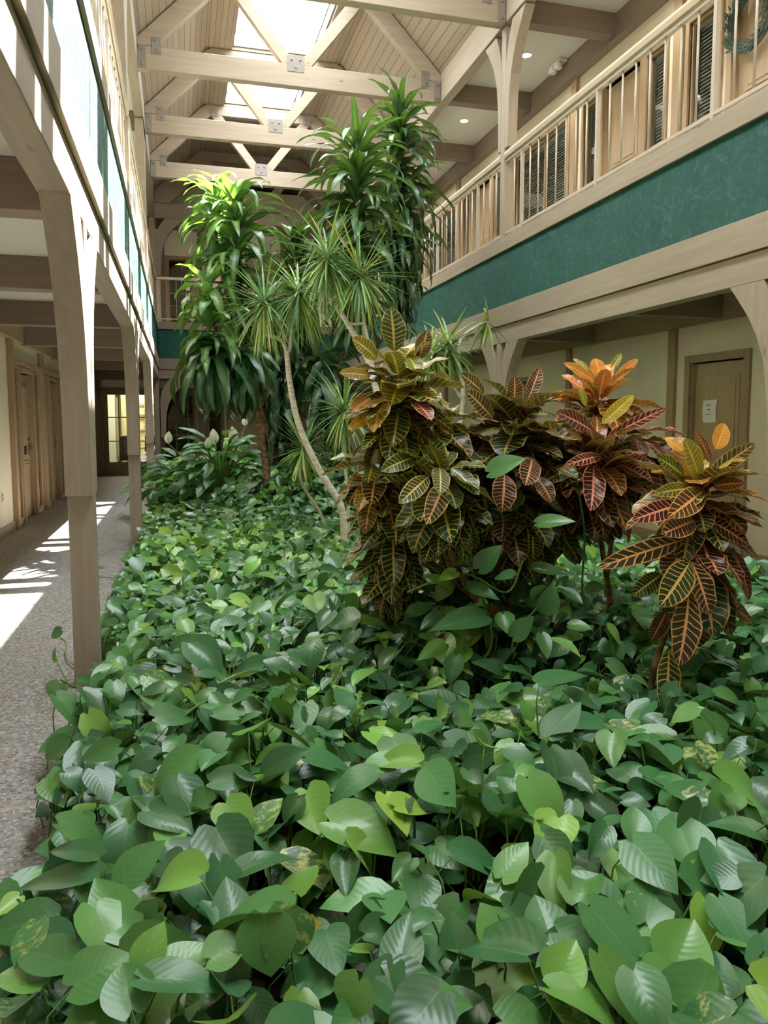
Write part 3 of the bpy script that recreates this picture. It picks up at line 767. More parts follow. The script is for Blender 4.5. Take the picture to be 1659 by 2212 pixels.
MB().box(5.93, 11.28, Z_CE - .05, 6.08, 11.62, Z_CE).build('housing', WHITEM, r, bevel=.02)
for dy in (-.09, .09):
    MB().lathe((5.95, 11.45 + dy, Z_CE - .12), [(.02, .08), (.06, .05), (.07, -.01), (.055, -.03)], 14).build('lamp_head', WHITEM, r)

# ------------------------------------------------------------------ wreath on the upper right door
def wreath():
    c = Vector((WRU - .02, 7.33, 5.93)); rr = .29
    r = thing('wreath', c, 'round green leafy wreath hanging on the upper door at the top right', 'wreath')
    m = MB().tube([(c.x - .02, c.y + rr*math.cos(a), c.z + rr*math.sin(a)) for a in [2*math.pi*k/28 for k in range(29)]], .035, 8)
    m.build('ring', WREATHM, r, smooth=True)
    L_ = MB()
    for k in range(330):
        a = rnd.uniform(0, 2*math.pi); ta = a + math.pi/2 + rnd.uniform(-.9, .9)
        base = Vector((c.x - .03 - rnd.uniform(0, .05), c.y + (rr + rnd.uniform(-.05, .05))*math.cos(a), c.z + (rr + rnd.uniform(-.05, .05))*math.sin(a)))
        d = Vector((-rnd.uniform(.1, .8), math.cos(ta), math.sin(ta))).normalized(); l = rnd.uniform(.06, .11)
        sd = d.cross(Vector((-1, 0, 0))).normalized() * l * .17; nn = d.cross(sd).normalized() * .006
        tip = base + d*l; md = base + d*l*.5
        L_._add([base, md + sd, tip, md - sd, md + nn], [(0, 1, 4), (1, 2, 4), (2, 3, 4), (3, 0, 4)])
    L_.build('foliage', WREATHM, r)
wreath()

# ------------------------------------------------------------------ notices, outlet, room furniture
def text(body, size, loc, rot, mat, parent, name='lettering'):
    cu = bpy.data.curves.new(name, 'FONT'); cu.body = body; cu.size = size; cu.align_x = 'CENTER'; cu.align_y = 'CENTER'; cu.extrude = .0006
    tmp = bpy.data.objects.new(name, cu); COL.objects.link(tmp); bpy.context.view_layer.update()
    me = bpy.data.meshes.new_from_object(tmp.evaluated_get(bpy.context.evaluated_depsgraph_get())); bpy.data.objects.remove(tmp)
    me.materials.clear(); me.materials.append(mat); o = bpy.data.objects.new(name, me); COL.objects.link(o); o.parent = parent
    o.location = Vector(loc) - origin_of(parent); o.rotation_euler = rot; return o
r = thing('paper_notice', (WR + .033, 7.52, 1.53), 'small white paper notice taped to the lower right door', 'notice')
pm = MB(); pm._add([(WR+.030, 7.41, 1.54), (WR+.030, 7.63, 1.53), (WR+.018, 7.635, 1.66), (WR+.026, 7.635, 1.79), (WR+.028, 7.40, 1.80), (WR+.022, 7.415, 1.67),
                    (WR+.033, 7.41, 1.54), (WR+.033, 7.63, 1.53), (WR+.021, 7.635, 1.66), (WR+.029, 7.635, 1.79), (WR+.031, 7.40, 1.80), (WR+.025, 7.415, 1.67)],
                   [(0,1,2,5), (5,2,3,4), (9,8,11,10), (8,7,6,11), (0,6,7,1), (1,7,8,2), (2,8,9,3), (3,9,10,4), (4,10,11,5), (5,11,6,0)])
pm.build('sheet', PAPER, r)
rr_ = (R(90), 0, R(-90))
text('SUITE', .035, (WR+.014, 7.53, 1.735), rr_, INK, r); text('149', .035, (WR+.014, 7.53, 1.685), rr_, INK, r)
MB().box(WR+.0135, 7.485, 1.625, WR+.0145, 7.58, 1.632).build('printed_line', INK, r)
r = thing('suite_plate', (WL + .01, 13.77, 1.72), 'narrow white notice on the sidelight beside the left corridor door', 'notice')
MB().box(WL - .044, 13.715, 1.72, WL - .036, 13.925, 1.92).build('plate', PAPER, r)
for k in range(4): MB().box(WL - .036, 13.75, 1.76+.033*k, WL - .0355, 13.89 - .02*(k % 2), 1.772+.033*k).build('printed_line', INK, r)
r = thing('wall_outlet', (WL, 11.1, .5), 'small white outlet plate low on the left corridor wall', 'outlet')
ob = MB(); ML.box(ob, 11.05, 11.13, .46, .60, 0, .008); ob.build('cover_plate', WHITEM, r, bevel=.002)
os_ = MB(); ML.box(os_, 11.075, 11.105, .49, .52, .008, .012); ML.box(os_, 11.075, 11.105, .54, .57, .008, .012); os_.build('socket', DARKM, r)

def chair(x, y, rot, label):
    r = thing('dining_chair', (x, y, 0), label, 'chair', 'black chairs in the far room'); r.rotation_euler = (0, 0, rot)
    def B(nm, *b):
        m = MB().box(*b); me = m
        for i, p in enumerate(m.v): m.v[i] = (p[0] + x, p[1] + y, p[2])
        return m.build(nm, BLACKM, r, bevel=.015)
    B('seat', -.24, -.24, .40, .24, .24, .52)
    m = MB().prism([(-.25, .45), (-.17, .45), (-.24, 1.12), (-.27, 1.14), (-.31, 1.10)], 0, -.24, .24)
    for i, p in enumerate(m.v): m.v[i] = (p[0] + x, p[1] + y, p[2])
    m.build('backrest', BLACKM, r, bevel=.015)
    for sx in (-1, 1):
        for sy in (-1, 1): B('leg', sx*.2-.022, sy*.2-.022, 0, sx*.2+.022, sy*.2+.022, .42)
chair(-1.52, 23.5, R(12), 'black upholstered chair with its back to the glass in the far left room')
chair(-0.88, 23.75, R(160), 'black upholstered chair at the right end of the table in the far room')
r = thing('dining_table', (-1.1, 24.3, 0), 'light wooden table behind the black chairs in the far room', 'table')
MB().box(-1.6, 24.1, .72, -.65, 25.2, .76).build('table_top', TABLEM, r, bevel=.006)
for x in (-1.55, -.70):
    for y in (24.15, 25.15): MB().box(x-.03, y-.03, 0, x+.03, y+.03, .72).build('leg', TABLEM, r)
for z, nm in ((1.84, 'upper'), (1.30, 'lower')):
    r = thing('framed_picture', (-.98, 26.56, z), '%s of the two small framed botanical prints in the far room' % nm, 'picture', 'framed prints in the far room')
    MB().box(-1.12, 26.50, z, -.84, 26.555, z + .32).build('frame', plain('picture_frame', (.35, .27, .15), .4), r, bevel=.004)
    MB().box(-1.09, 26.495, z+.03, -.87, 26.50, z + .29).build('print', PAPER, r)
    MB().lathe((-.98, 26.494, z + .17), [(.045, 0), (.03, -.001)], 10, axis=1).build('motif', plain('print_ink', (.25, .25, .18), .8), r)
for nm, x0, x1, y0, y1, e, c in (('room_ceiling_light', -2.3, -1.7, 24.0, 24.6, 75, (1, .9, .66)), ('room_ceiling_light', -1.3, -.8, 25.8, 26.2, 60, (1, .9, .66))):
    r = thing(nm, ((x0+x1)/2, (y0+y1)/2, 2.95), 'flat ceiling light in the far left room, %s' % ('nearer the glass' if y0 < 25 else 'deeper in the room'), 'ceiling light')
    MB().box(x0, y0, 2.93, x1, y1, 2.95).build('diffuser', emit('panel_glow', (1, .93, .75), 6), r)
    ld = bpy.data.lights.new('panel', 'AREA'); ld.shape = 'SQUARE'; ld.size = x1 - x0; ld.energy = e; ld.color = c
    link('lamp_light', ld, r, (0, 0, -.03))
# ================================================================== PLANTS
def norm(a): return a / np.maximum(np.linalg.norm(a, axis=-1, keepdims=True), 1e-9)

PROF = {
    'pothos': (lambda s: 2.45 * np.power(np.clip(s + .03, 0, 1), .48) * np.power(np.clip(1 - s, 0, 1), 1.06), .17),
    'croton': (lambda s: np.power(np.clip(np.sin(np.pi * np.clip(s, 0, 1) ** .92), 0, 1), .62), 0.0),
    'corn': (lambda s: np.minimum(1, .45 + s * 2.6) * np.power(np.clip(1 - s, 0, 1), .5) * 1.15, 0.0),
    'thin': (lambda s: np.minimum(1, .7 + s * 2) * np.power(np.clip(1 - s, 0, 1), .45), 0.0),
    'lily': (lambda s: np.power(np.clip(np.sin(np.pi * np.clip(s, 0, 1) ** .85), 0, 1), .8), 0.0),
}

class Leaves:
    """numpy batch of curved leaf blades -> one mesh"""
    def __init__(s, kind): s.kind = kind; s.V = []; s.Fc = []; s.UV = []; s.T = []; s.n = 0
    def add(s, P, D, N, L, W, curl=.6, fold=.25, tint=None, nu=6, nv=4, wave=0.0, roll=0.0):
        P = np.atleast_2d(np.asarray(P, float)); m = len(P)
        D = norm(np.broadcast_to(np.asarray(D, float), (m, 3)).copy()); N = np.broadcast_to(np.asarray(N, float), (m, 3)).copy()
        B = norm(np.cross(D, N)); N = norm(np.cross(B, D))
        def col(x): return np.broadcast_to(np.asarray(x, float), (m,)).reshape(m, 1)
        L, W, curl, fold, wave, roll = map(col, (L, W, curl, fold, wave, roll))
        B2 = B * np.cos(roll) + N * np.sin(roll); N = norm(np.cross(B2, D)); B = B2
        ss = np.linspace(0, 1, nu + 1)[None, :]; f, lobe = PROF[s.kind]
        th = -curl * ss ** 1.25
        ds = 1.0 / nu
        cx = np.concatenate([np.zeros((m, 1)), np.cumsum((np.cos(th[:, 1:]) + np.cos(th[:, :-1])) / 2 * ds, 1)], 1)
        cz = np.concatenate([np.zeros((m, 1)), np.cumsum((np.sin(th[:, 1:]) + np.sin(th[:, :-1])) / 2 * ds, 1)], 1)
        C = P[:, None] + L[..., None] * (cx[..., None] * D[:, None] + cz[..., None] * N[:, None])
        dd = np.cos(th)[..., None] * D[:, None] + np.sin(th)[..., None] * N[:, None]
        nn = -np.sin(th)[..., None] * D[:, None] + np.cos(th)[..., None] * N[:, None]
        w = f(ss) * W / 2
        vv = np.linspace(-1, 1, nv + 1)
        ph = rng.uniform(0, 6.28, (m, 1, 1))
        V = C[:, :, None] + (vv[None, None, :, None] * w[:, :, None, None]) * np.cos(fold)[..., None, None] * B[:, None, None]
        V = V + (np.abs(vv)[None, None, :, None] ** 1.3 * w[:, :, None, None]) * np.sin(fold)[..., None, None] * nn[:, :, None]
        if lobe: V = V - dd[:, :, None] * (lobe * W[..., None, None] * np.sin(np.pi * .72 * np.abs(vv)[None, None, :, None]) * np.exp(-ss[:, :, None, None] * 6.5))
        if np.any(wave > 0):
            wv = np.sin(ss[:, :, None] * 17 + ph + np.sign(vv)[None, None] * 1.2) * np.abs(vv)[None, None] * wave[..., None]
            V = V + wv[..., None] * nn[:, :, None] * w[:, :, None, None]
        k = (nu + 1) * (nv + 1)
        s.V.append(V.reshape(-1, 3))
        i, j = np.meshgrid(np.arange(nu), np.arange(nv), indexing='ij'); a = (i * (nv + 1) + j).ravel()
        q = np.stack([a, a + 1, a + nv + 2, a + nv + 1], 1)
        s.Fc.append((q[None] + (s.n + np.arange(m) * k)[:, None, None]).reshape(-1, 4)); s.n += m * k
        uv = np.stack(np.broadcast_arrays(ss[0][:, None], (vv * .5 + .5)[None]), -1).reshape(-1, 2)
        s.UV.append(np.tile(uv, (m, 1)))
        if tint is None: tint = (0.3, 0, .5)
        t = np.broadcast_to(np.asarray(tint, float), (m, 3)); s.T.append(np.repeat(t, k, 0))
    def build(s, name, mat, parent=None, loc=(0, 0, 0)):
        V = np.concatenate(s.V); F = np.concatenate(s.Fc); UV = np.concatenate(s.UV); T = np.concatenate(s.T)
        o0 = np.array(origin_of(parent)) if parent is not None else np.array(loc)
        me = bpy.data.meshes.new(name); me.vertices.add(len(V)); me.vertices.foreach_set('co', (V - o0).ravel())
        me.loops.add(F.size); me.loops.foreach_set('vertex_index', F.ravel().astype(np.int32))
        me.polygons.add(len(F)); me.polygons.foreach_set('loop_start', np.arange(0, F.size, 4, dtype=np.int32))
        me.update(calc_edges=True)
        u = me.uv_layers.new(name='leaf_uv'); u.data.foreach_set('uv', UV[F.ravel()].ravel())
        at = me.attributes.new('tint', 'FLOAT_COLOR', 'POINT'); at.data.foreach_set('color', np.concatenate([T, np.ones((len(T), 1))], 1).ravel())
        me.shade_smooth(); me.materials.append(mat)
        return link(name, me, parent, (0, 0, 0) if parent is not None else loc)

# ------------------------------------------------------------------ pothos ground cover
def smooth_noise(x, y, f, seed):
    r = np.random.default_rng(seed); tot = 0
    for k in range(5):
        a = r.uniform(0, 6.28); b = r.uniform(0, 6.28); fr = f * r.uniform(.6, 1.6)
        tot = tot + np.sin(fr * (x * np.cos(a) + y * np.sin(a)) + b)
    return tot / 5

BX0, BX1 = XL + .03, XR - .02
def bed_height(x, y):
    h = .33 + .05 * smooth_noise(x, y, 2.4, 3) + .03 * smooth_noise(x, y, 7, 4)
    e = np.clip((x - (XL - .12)) / .55, 0, 1); h = .07 + (h - .07) * (e ** .6)
    h = h + .34 * np.exp(-(((x - 1.62) / .62) ** 2 + ((y - 4.15) / .55) ** 2))
    h = h - .16 * np.exp(-(((x - 2.05) / .7) ** 2 + ((y - 3.35) / .42) ** 2))
    return h
hand_leaves = []        # (base px, tip px, width, z base, z tip, tint) of the large leaves nearest the camera
def bed():
    Lv = Leaves('pothos'); stems = []
    for (y0, y1, sp, nu, nv, sz) in ((.75, 2.6, .078, 8, 4, .96), (2.6, 6.0, .068, 6, 4, .85), (6.0, 10.5, .074, 4, 2, .80), (10.5, 20.2, .125, 4, 2, 1.1)):
        for layer in (0, 1):
            s_ = sp * (1.0 if layer == 0 else 1.15)
            gx, gy = np.meshgrid(np.arange(BX0 - .16, BX1 + .1, s_), np.arange(y0, y1, s_)); x = gx.ravel(); y = gy.ravel()
            x = x + rng.uniform(-.5, .5, x.shape) * s_; y = y + rng.uniform(-.5, .5, y.shape) * s_
            edge = BX0 - .04 + .13 * smooth_noise(y * 0, y, 4.0, 8) - np.clip(2.8 - y, 0, 2) * .055
            ok = (x > edge) & (x < y * .98 + .9) & (rng.uniform(0, 1, x.shape) < (.9 if layer == 0 else .72))
            # thin, shady spot with bare stems in front of the crotons
            gap = np.exp(-(((x - 2.05) / .55) ** 2 + ((y - 3.45) / .33) ** 2)); ok &= rng.uniform(0, 1, x.shape) > gap * .72
            for (qx, qy) in [((XL - PW/2), q) for q in LEFT_POST_Y]: ok &= ~((abs(x - qx) < .16) & (abs(y - qy) < .19))
            x = x[ok]; y = y[ok]; m = len(x)
            h = bed_height(x, y); z = h - (.0 if layer == 0 else .17) + rng.normal(0, .045, m)
            z = np.maximum(z, .035)
            az = rng.uniform(0, 2 * np.pi, m)
            # many blades hang their tips towards the light / the viewer
            fl = rng.uniform(0, 1, m) < .40; az[fl] = rng.normal(-np.pi / 2, 1.0, fl.sum())
            pitch = rng.normal(-.16, .32, m); pitch = np.clip(pitch, -1.15, .75)
            D = np.stack([np.cos(az) * np.cos(pitch), np.sin(az) * np.cos(pitch), np.sin(pitch)], 1)
            tl_ = rng.normal(0, .26, (m, 2)); N = np.stack([tl_[:, 0] - .05, tl_[:, 1] - .20, np.ones(m)], 1)
            size = np.clip(rng.normal(1, .26, m), .5, 1.65) * sz * (1.0 if layer == 0 else .95)
            big = rng.uniform(0, 1, m) < .06; size[big] *= 1.2
            L = .158 * size; W = .118 * size * rng.uniform(.85, 1.15, m)
            age = np.clip(rng.beta(1.3, 3.6, m) + .16 * smooth_noise(x, y, 1.5, 21) + np.clip((y - 4.5) / 4, 0, 1) * .22, 0, 1)
            yb = rng.uniform(0, 1, m) < .045; age[yb] = rng.uniform(.65, .92, yb.sum())
            if layer == 1: age *= .8  # lower layer also tinted darker to deepen the shade between leaves
            vg = np.where(rng.uniform(0, 1, m) < .06, rng.uniform(.3, 1, m), 0)
            br = np.clip(rng.normal(.5, .2, m), 0, 1)
            base = np.stack([x, y, z], 1) - D * (L[:, None] * .45)
            Lv.add(base, D, N, L, W, curl=rng.uniform(.1, 1.0, m), fold=rng.uniform(.06, .42, m), tint=np.stack([age, vg, br], 1), nu=nu, nv=nv, roll=rng.normal(0, .22, m))
            if y1 <= 6.0: stems.append((base, D, h))
    for (b, t_, w, zb, zt, tint) in hand_leaves:
        p = pz(b[0], b[1], zb); q = pz(t_[0], t_[1], zt); d = q - p
        Lv.add([p], [d], [(rnd.uniform(-.15, .15), -.35 + rnd.uniform(-.1, .1), 1)], d.length * 1.04, w, curl=rnd.uniform(.15, .45), fold=rnd.uniform(.12, .3), tint=tint, nu=12, nv=6)
        stems.append((np.array([p]), norm(np.array([d])), np.array([zb])))
    o = Lv.build('pothos_ground_cover', POTHOS, loc=(1.9, 4, 0))
    tag(o, 'dense carpet of glossy heart-shaped green pothos leaves filling the planting bed', 'ground cover', kind='stuff')
    # leaf stalks of the nearer leaves, curving down into the soil
    V = []; Fq = []; n0 = 0
    for base, D, h in stems:
        m = len(base); a = rng.uniform(0, 6.28, m); Hd = np.stack([np.cos(a), np.sin(a), np.zeros(m)], 1)
        ft = base - D * [1, 1, 0] * rng.uniform(.03, .10, (m, 1)) + Hd * rng.uniform(.0, .05, (m, 1)); ft[:, 2] = np.maximum(base[:, 2] - rng.uniform(.12, .26, m), 0.0)
        mid = (base * .45 + ft * .55) - D * [1, 1, 0] * .02; mid[:, 2] = base[:, 2] * .62 + ft[:, 2] * .38
        rings = []
        for c, r in ((base, .0022), (base * .6 + mid * .4, .0026), (mid, .003), (ft, .004)):
            for k in range(4):
                an = k * np.pi / 2; rings.append(c + np.array([np.cos(an) * r, np.sin(an) * r, 0]))
        P = np.stack(rings, 1); V.append(P.reshape(-1, 3))
        q = [[r * 4 + k, r * 4 + (k + 1) % 4, (r + 1) * 4 + (k + 1) % 4, (r + 1) * 4 + k] for r in range(3) for k in range(4)]
        Fq.append((np.array(q)[None] + (n0 + np.arange(m) * 16)[:, None, None]).reshape(-1, 4)); n0 += m * 16
    V = np.concatenate(V); F = np.concatenate(Fq); o0 = np.array((1.9, 4, 0))
    me = bpy.data.meshes.new('leaf_stalks'); me.vertices.add(len(V)); me.vertices.foreach_set('co', (V - o0).ravel())
    me.loops.add(F.size); me.loops.foreach_set('vertex_index', F.ravel().astype(np.int32)); me.polygons.add(len(F)); me.polygons.foreach_set('loop_start', np.arange(0, F.size, 4, dtype=np.int32))
    me.update(calc_edges=True); me.shade_smooth(); me.materials.append(PETIOLE)
    tag(link('leaf_stalks', me, o), kind='stuff')
    return o

G, D0, Y1 = (.45, 0, .6), (.12, 0, .55), (.85, 0, .6)
hand_leaves += [
    # foreground, left to right: (attachment px, tip px, width m, z attach, z tip, tint)
    ((272, 2020), (205, 1890), .125, .34, .40, (.42, 0, .6)), ((262, 1905), (350, 1812), .115, .36, .44, (.38, 0, .6)),
    ((215, 1888), (28, 1905), .10, .34, .22, (.2, 0, .5)), ((215, 1850), (95, 1815), .085, .35, .33, (.15, 0, .5)),
    ((535, 1880), (478, 1790), .0, .3, .3, G), ((508, 2018), (490, 1892), .115, .34, .42, (.1, 0, .55)),
    ((572, 1985), (585, 2112), .14, .44, .34, (.4, 0, .75)), ((628, 2050), (600, 1950), .14, .36, .46, (.35, .6, .6)),
    ((160, 2130), (280, 2055), .125, .36, .40, (.4, 0, .6)), ((285, 2180), (262, 2070), .115, .36, .40, (.35, 0, .55)),
    ((355, 2105), (452, 2035), .10, .36, .38, (.5, 0, .65)), ((455, 2070), (535, 2025), .10, .38, .40, (.45, 0, .65)),
    ((90, 2130), (-20, 2080), .085, .30, .26, (.62, 0, .65)), ((50, 2200), (-40, 2190), .09, .3, .26, (.3, 0, .5)),
    ((150, 2085), (25, 2030), .11, .33, .30, (.3, 0, .6)), ((310, 2090), (350, 1990), .085, .37, .44, (.6, .2, .75)),
    ((400, 1865), (475, 1735), .0, .3, .3, D0), ((550, 1790), (608, 1722), .095, .34, .40, (.4, .7, .6)),
    ((625, 2200), (700, 2130), .0, .3, .3, D0), ((775, 2120), (745, 2200), .10, .42, .36, (.5, 0, .6)),
    ((1000, 1885), (935, 1775), .0, .3, .3, D0), ((1310, 1985), (1225, 1870), .155, .36, .44, (.35, 0, .6)),
    ((1195, 2045), (1160, 1925), .125, .35, .42, (.25, .1, .6)), ((1205, 2125), (1245, 2028), .105, .37, .43, (.66, 0, .7)),
    ((1300, 2092), (1260, 1985), .0, .37, .43, G), ((1458, 2085), (1500, 1985), .14, .37, .43, (.55, 0, .65)),
    ((1395, 1990), (1420, 1870), .12, .37, .43, (.25, .25, .6)), ((1500, 1935), (1600, 1830), .15, .36, .42, (.3, .15, .6)),
    ((1375, 1815), (1370, 1730), .09, .38, .44, (.3, .2, .7)), ((1080, 2035), (1040, 1950), .105, .35, .41, (.5, 0, .65)),
    ((1085, 1895), (1140, 1815), .085, .36, .42, (.55, .1, .65)), ((880, 2165), (1015, 2160), .12, .36, .34, (.4, 0, .6)),
    ((1085, 2205), (1200, 2230), .12, .35, .33, (.4, 0, .6)), ((860, 2100), (885, 1965), .105, .34, .40, (.15, 0, .5)),
    ((990, 2060), (975, 1970), .09, .33, .40, (.15, 0, .5)), ((1335, 2060), (1400, 2020), .0, .36, .36, G),
    ((1550, 2010), (1640, 2010), .10, .36, .34, (.45, 0, .6)), ((1405, 2110), (1520, 2150), .125, .38, .33, (.5, 0, .65)),
    ((1300, 2085), (1400, 2110), .0, .38, .33, G), ((1185, 1590), (1255, 1510), .12, .40, .47, (.08, 0, .55)),
    ((1165, 1475), (1275, 1437), .12, .50, .47, (.25, 0, .5)), ((1130, 1530), (1100, 1500), .0, .4, .4, G),
    ((1240, 1695), (1310, 1650), .0, .4, .4, G), ((1440, 1740), (1530, 1675), .10, .38, .40, (.3, 0, .55)),
    ((640, 1860), (720, 1800), .0, .4, .4, G), ((300, 1650), (345, 1700), .0, .3, .3, G), ((480, 1530), (455, 1490), .085, .36, .42, (.2, 0, .7)),
    ((385, 1590), (360, 1640), .09, .38, .36, (.25, 0, .6)), ((430, 1700), (355, 1690), .09, .33, .30, (.15, 0, .5)),
    ((1120, 1725), (1075, 1665), .085, .36, .40, (.2, 0, .55)), ((590, 1560), (540, 1540), .0, .3, .3, G),
    ((345, 1905), (470, 1925), .0, .3, .3, G), ((720, 1960), (800, 1900), .0, .3, .3, G), ((1640, 1990), (1560, 1960), .0, .3, .3, G),
]
hand_leaves = [h for h in hand_leaves if h[2] > 0]
bed()

# ------------------------------------------------------------------ generic foliage
def rosette(Lv, c, axis, n, rad, L, W, length, p_top, p_bot, ages, hues, curl=(.3, .9), fold=(.1, .4), nu=8, nv=4, wave=.0, brs=(.35, .65), bias=None, jit=.12):
    """leaves spiralling down a stem that ends at c; pitch runs from p_top (tip) to p_bot"""
    axis = Vector(axis).normalized(); P = []; D = []; N = []; LL = []; T = []
    ax = np.array(axis); s0 = np.array(axis.orthogonal().normalized()); s1 = np.cross(ax, s0)
    k = np.arange(n); f = (k + .5) / n
    a = k * 2.39996 + rng.uniform(-.25, .25, n)
    if bias is not None: a = np.where(rng.uniform(0, 1, n) < bias[1], bias[0] + rng.normal(0, .7, n), a)
    pit = R(p_top) + (R(p_bot) - R(p_top)) * f ** .5 + rng.normal(0, jit, n)
    rd = np.cos(a)[:, None] * s0 + np.sin(a)[:, None] * s1
    D = rd * np.cos(pit)[:, None] + ax * np.sin(pit)[:, None]
    N = ax * np.cos(pit)[:, None] - rd * np.sin(pit)[:, None]
    P = np.array(c) - ax * (length * f)[:, None] + rd * rad
    sz = (.62 + .38 * np.sin(np.pi * np.clip(f * .9 + .12, 0, 1))) * rng.uniform(.85, 1.15, n)
    age = np.clip(ages[0] + (ages[1] - ages[0]) * f ** .6 + rng.normal(0, .10, n), 0, 1); hue = np.clip(rng.uniform(*hues, n), 0, 1)
    Lv.add(P, D, N, L * sz, W * sz * rng.uniform(.85, 1.15, n), curl=rng.uniform(*curl, n), fold=rng.uniform(*fold, n),
           tint=np.stack([age, hue, rng.uniform(*brs, n)], 1), nu=nu, nv=nv, wave=wave, roll=rng.normal(0, .2, n))

# ------------------------------------------------------------------ crotons
def croton(name_label, base, stems, heads, extra=()):
    r = thing('croton_shrub', base, name_label, 'shrub', 'crotons with veined red and yellow leaves')
    for i, (pts, rads) in enumerate(stems):
        MB().tube(spline(pts, 5), [rads[0] + (rads[1] - rads[0]) * k / (len(spline(pts, 5)) - 1) for k in range(len(spline(pts, 5)))], 10).build('trunk' if i == 0 else 'branch', BROWNBARK, r, smooth=True)
    for h in heads:
        Lv = Leaves('croton'); c = h['c']
        rosette(Lv, c, h.get('ax', (0, 0, 1)), int(h['n'] * 1.55), .02, h.get('L', .27) * 1.08, h.get('W', .105) * 1.45, h.get('len', .28), h.get('pt', 72), h.get('pb', -48),
                h.get('age', (.7, .12)), h.get('hue', (.2, .6)), curl=h.get('curl', (.25, .9)), fold=(.05, .35), nu=10, nv=6, wave=.13, jit=.30, brs=h.get('br', (.35, .7)))
        for (b, t_, w, Yb, Yt, tint) in h.get('hand', ()):
            p = px(b[0], b[1], Yb); q = px(t_[0], t_[1], Yt); d = q - p
            Lv.add([p], [d], [h.get('nrm', (0, -1, .55))], d.length * 1.03, w, curl=.3, fold=.14, tint=tint, nu=14, nv=8, wave=.07)
        Lv.build('leaf_rosette', CROTON, r)

cA = px(1085, 1490, 3.75); cA.z = .02
A_top = px(862, 800, 3.75); A_mid = px(955, 1010, 3.45); A_low = px(850, 1075, 3.95)
croton('tall croton on the left with a big upright leaf at its top and yellow-veined leaves', cA,
       [([cA, px(1030, 1300, 3.75), px(960, 1190, 3.7), px(900, 1000, 3.8), A_top - Vector((0, 0, .05))], (.026, .012)),
        ([px(1050, 1340, 3.75), px(985, 1220, 3.6), px(955, 1110, 3.5), A_mid], (.02, .010)),
        ([px(1010, 1280, 3.8), px(900, 1180, 3.9), A_low], (.016, .009))],
       [dict(c=A_top, n=40, L=.29, W=.115, len=.36, pt=66, pb=-42, age=(.68, .25), hue=(.0, .5), br=(.5, .9),
             hand=[((852, 760), (848, 662), .135, 3.70, 3.72, (.35, .35, .35)), ((815, 775), (768, 728), .11, 3.68, 3.62, (.55, .25, .6)), ((800, 812), (742, 800), .07, 3.66, 3.55, (.6, .5, .6)),
                   ((905, 775), (925, 712), .09, 3.75, 3.75, (.4, .7, .5)), ((895, 868), (932, 892), .09, 3.55, 3.3, (.2, 1, .9)), ((880, 765), (905, 800), .10, 3.7, 3.55, (.6, 0, .6)),
                   ((800, 860), (764, 882), .09, 3.7, 3.6, (.7, .8, .7)), ((815, 890), (758, 920), .07, 3.7, 3.6, (.95, .45, .8))]),
        dict(c=A_mid, n=34, L=.28, W=.11, len=.30, pt=52, pb=-50, age=(.30, .05), hue=(.0, .45), br=(.3, .6),
             hand=[((960, 1045), (930, 1118), .105, 3.35, 3.12, (.35, .65, 1)), ((925, 1030), (870, 1078), .09, 3.35, 3.2, (.3, .5, .9)), ((950, 1010), (955, 1055), .09, 3.3, 3.1, (.1, .3, .5)),
                   ((900, 985), (830, 1010), .09, 3.4, 3.3, (.05, .1, .5)), ((975, 1010), (1035, 1060), .085, 3.35, 3.2, (.02, .1, .5))]),
        dict(c=px(935, 900, 3.85), n=30, L=.30, W=.11, len=.28, pt=35, pb=-55, age=(.35, .05), hue=(.1, .7), br=(.3, .7)),
        dict(c=px(812, 985, 3.95), n=26, L=.26, W=.10, len=.30, pt=35, pb=-60, age=(.65, .3), hue=(.0, .7), br=(.5, .9)),
        dict(c=A_low, n=46, L=.28, W=.10, len=.55, pt=35, pb=-72, age=(.5, .15), hue=(.0, .5), br=(.35, .75))])

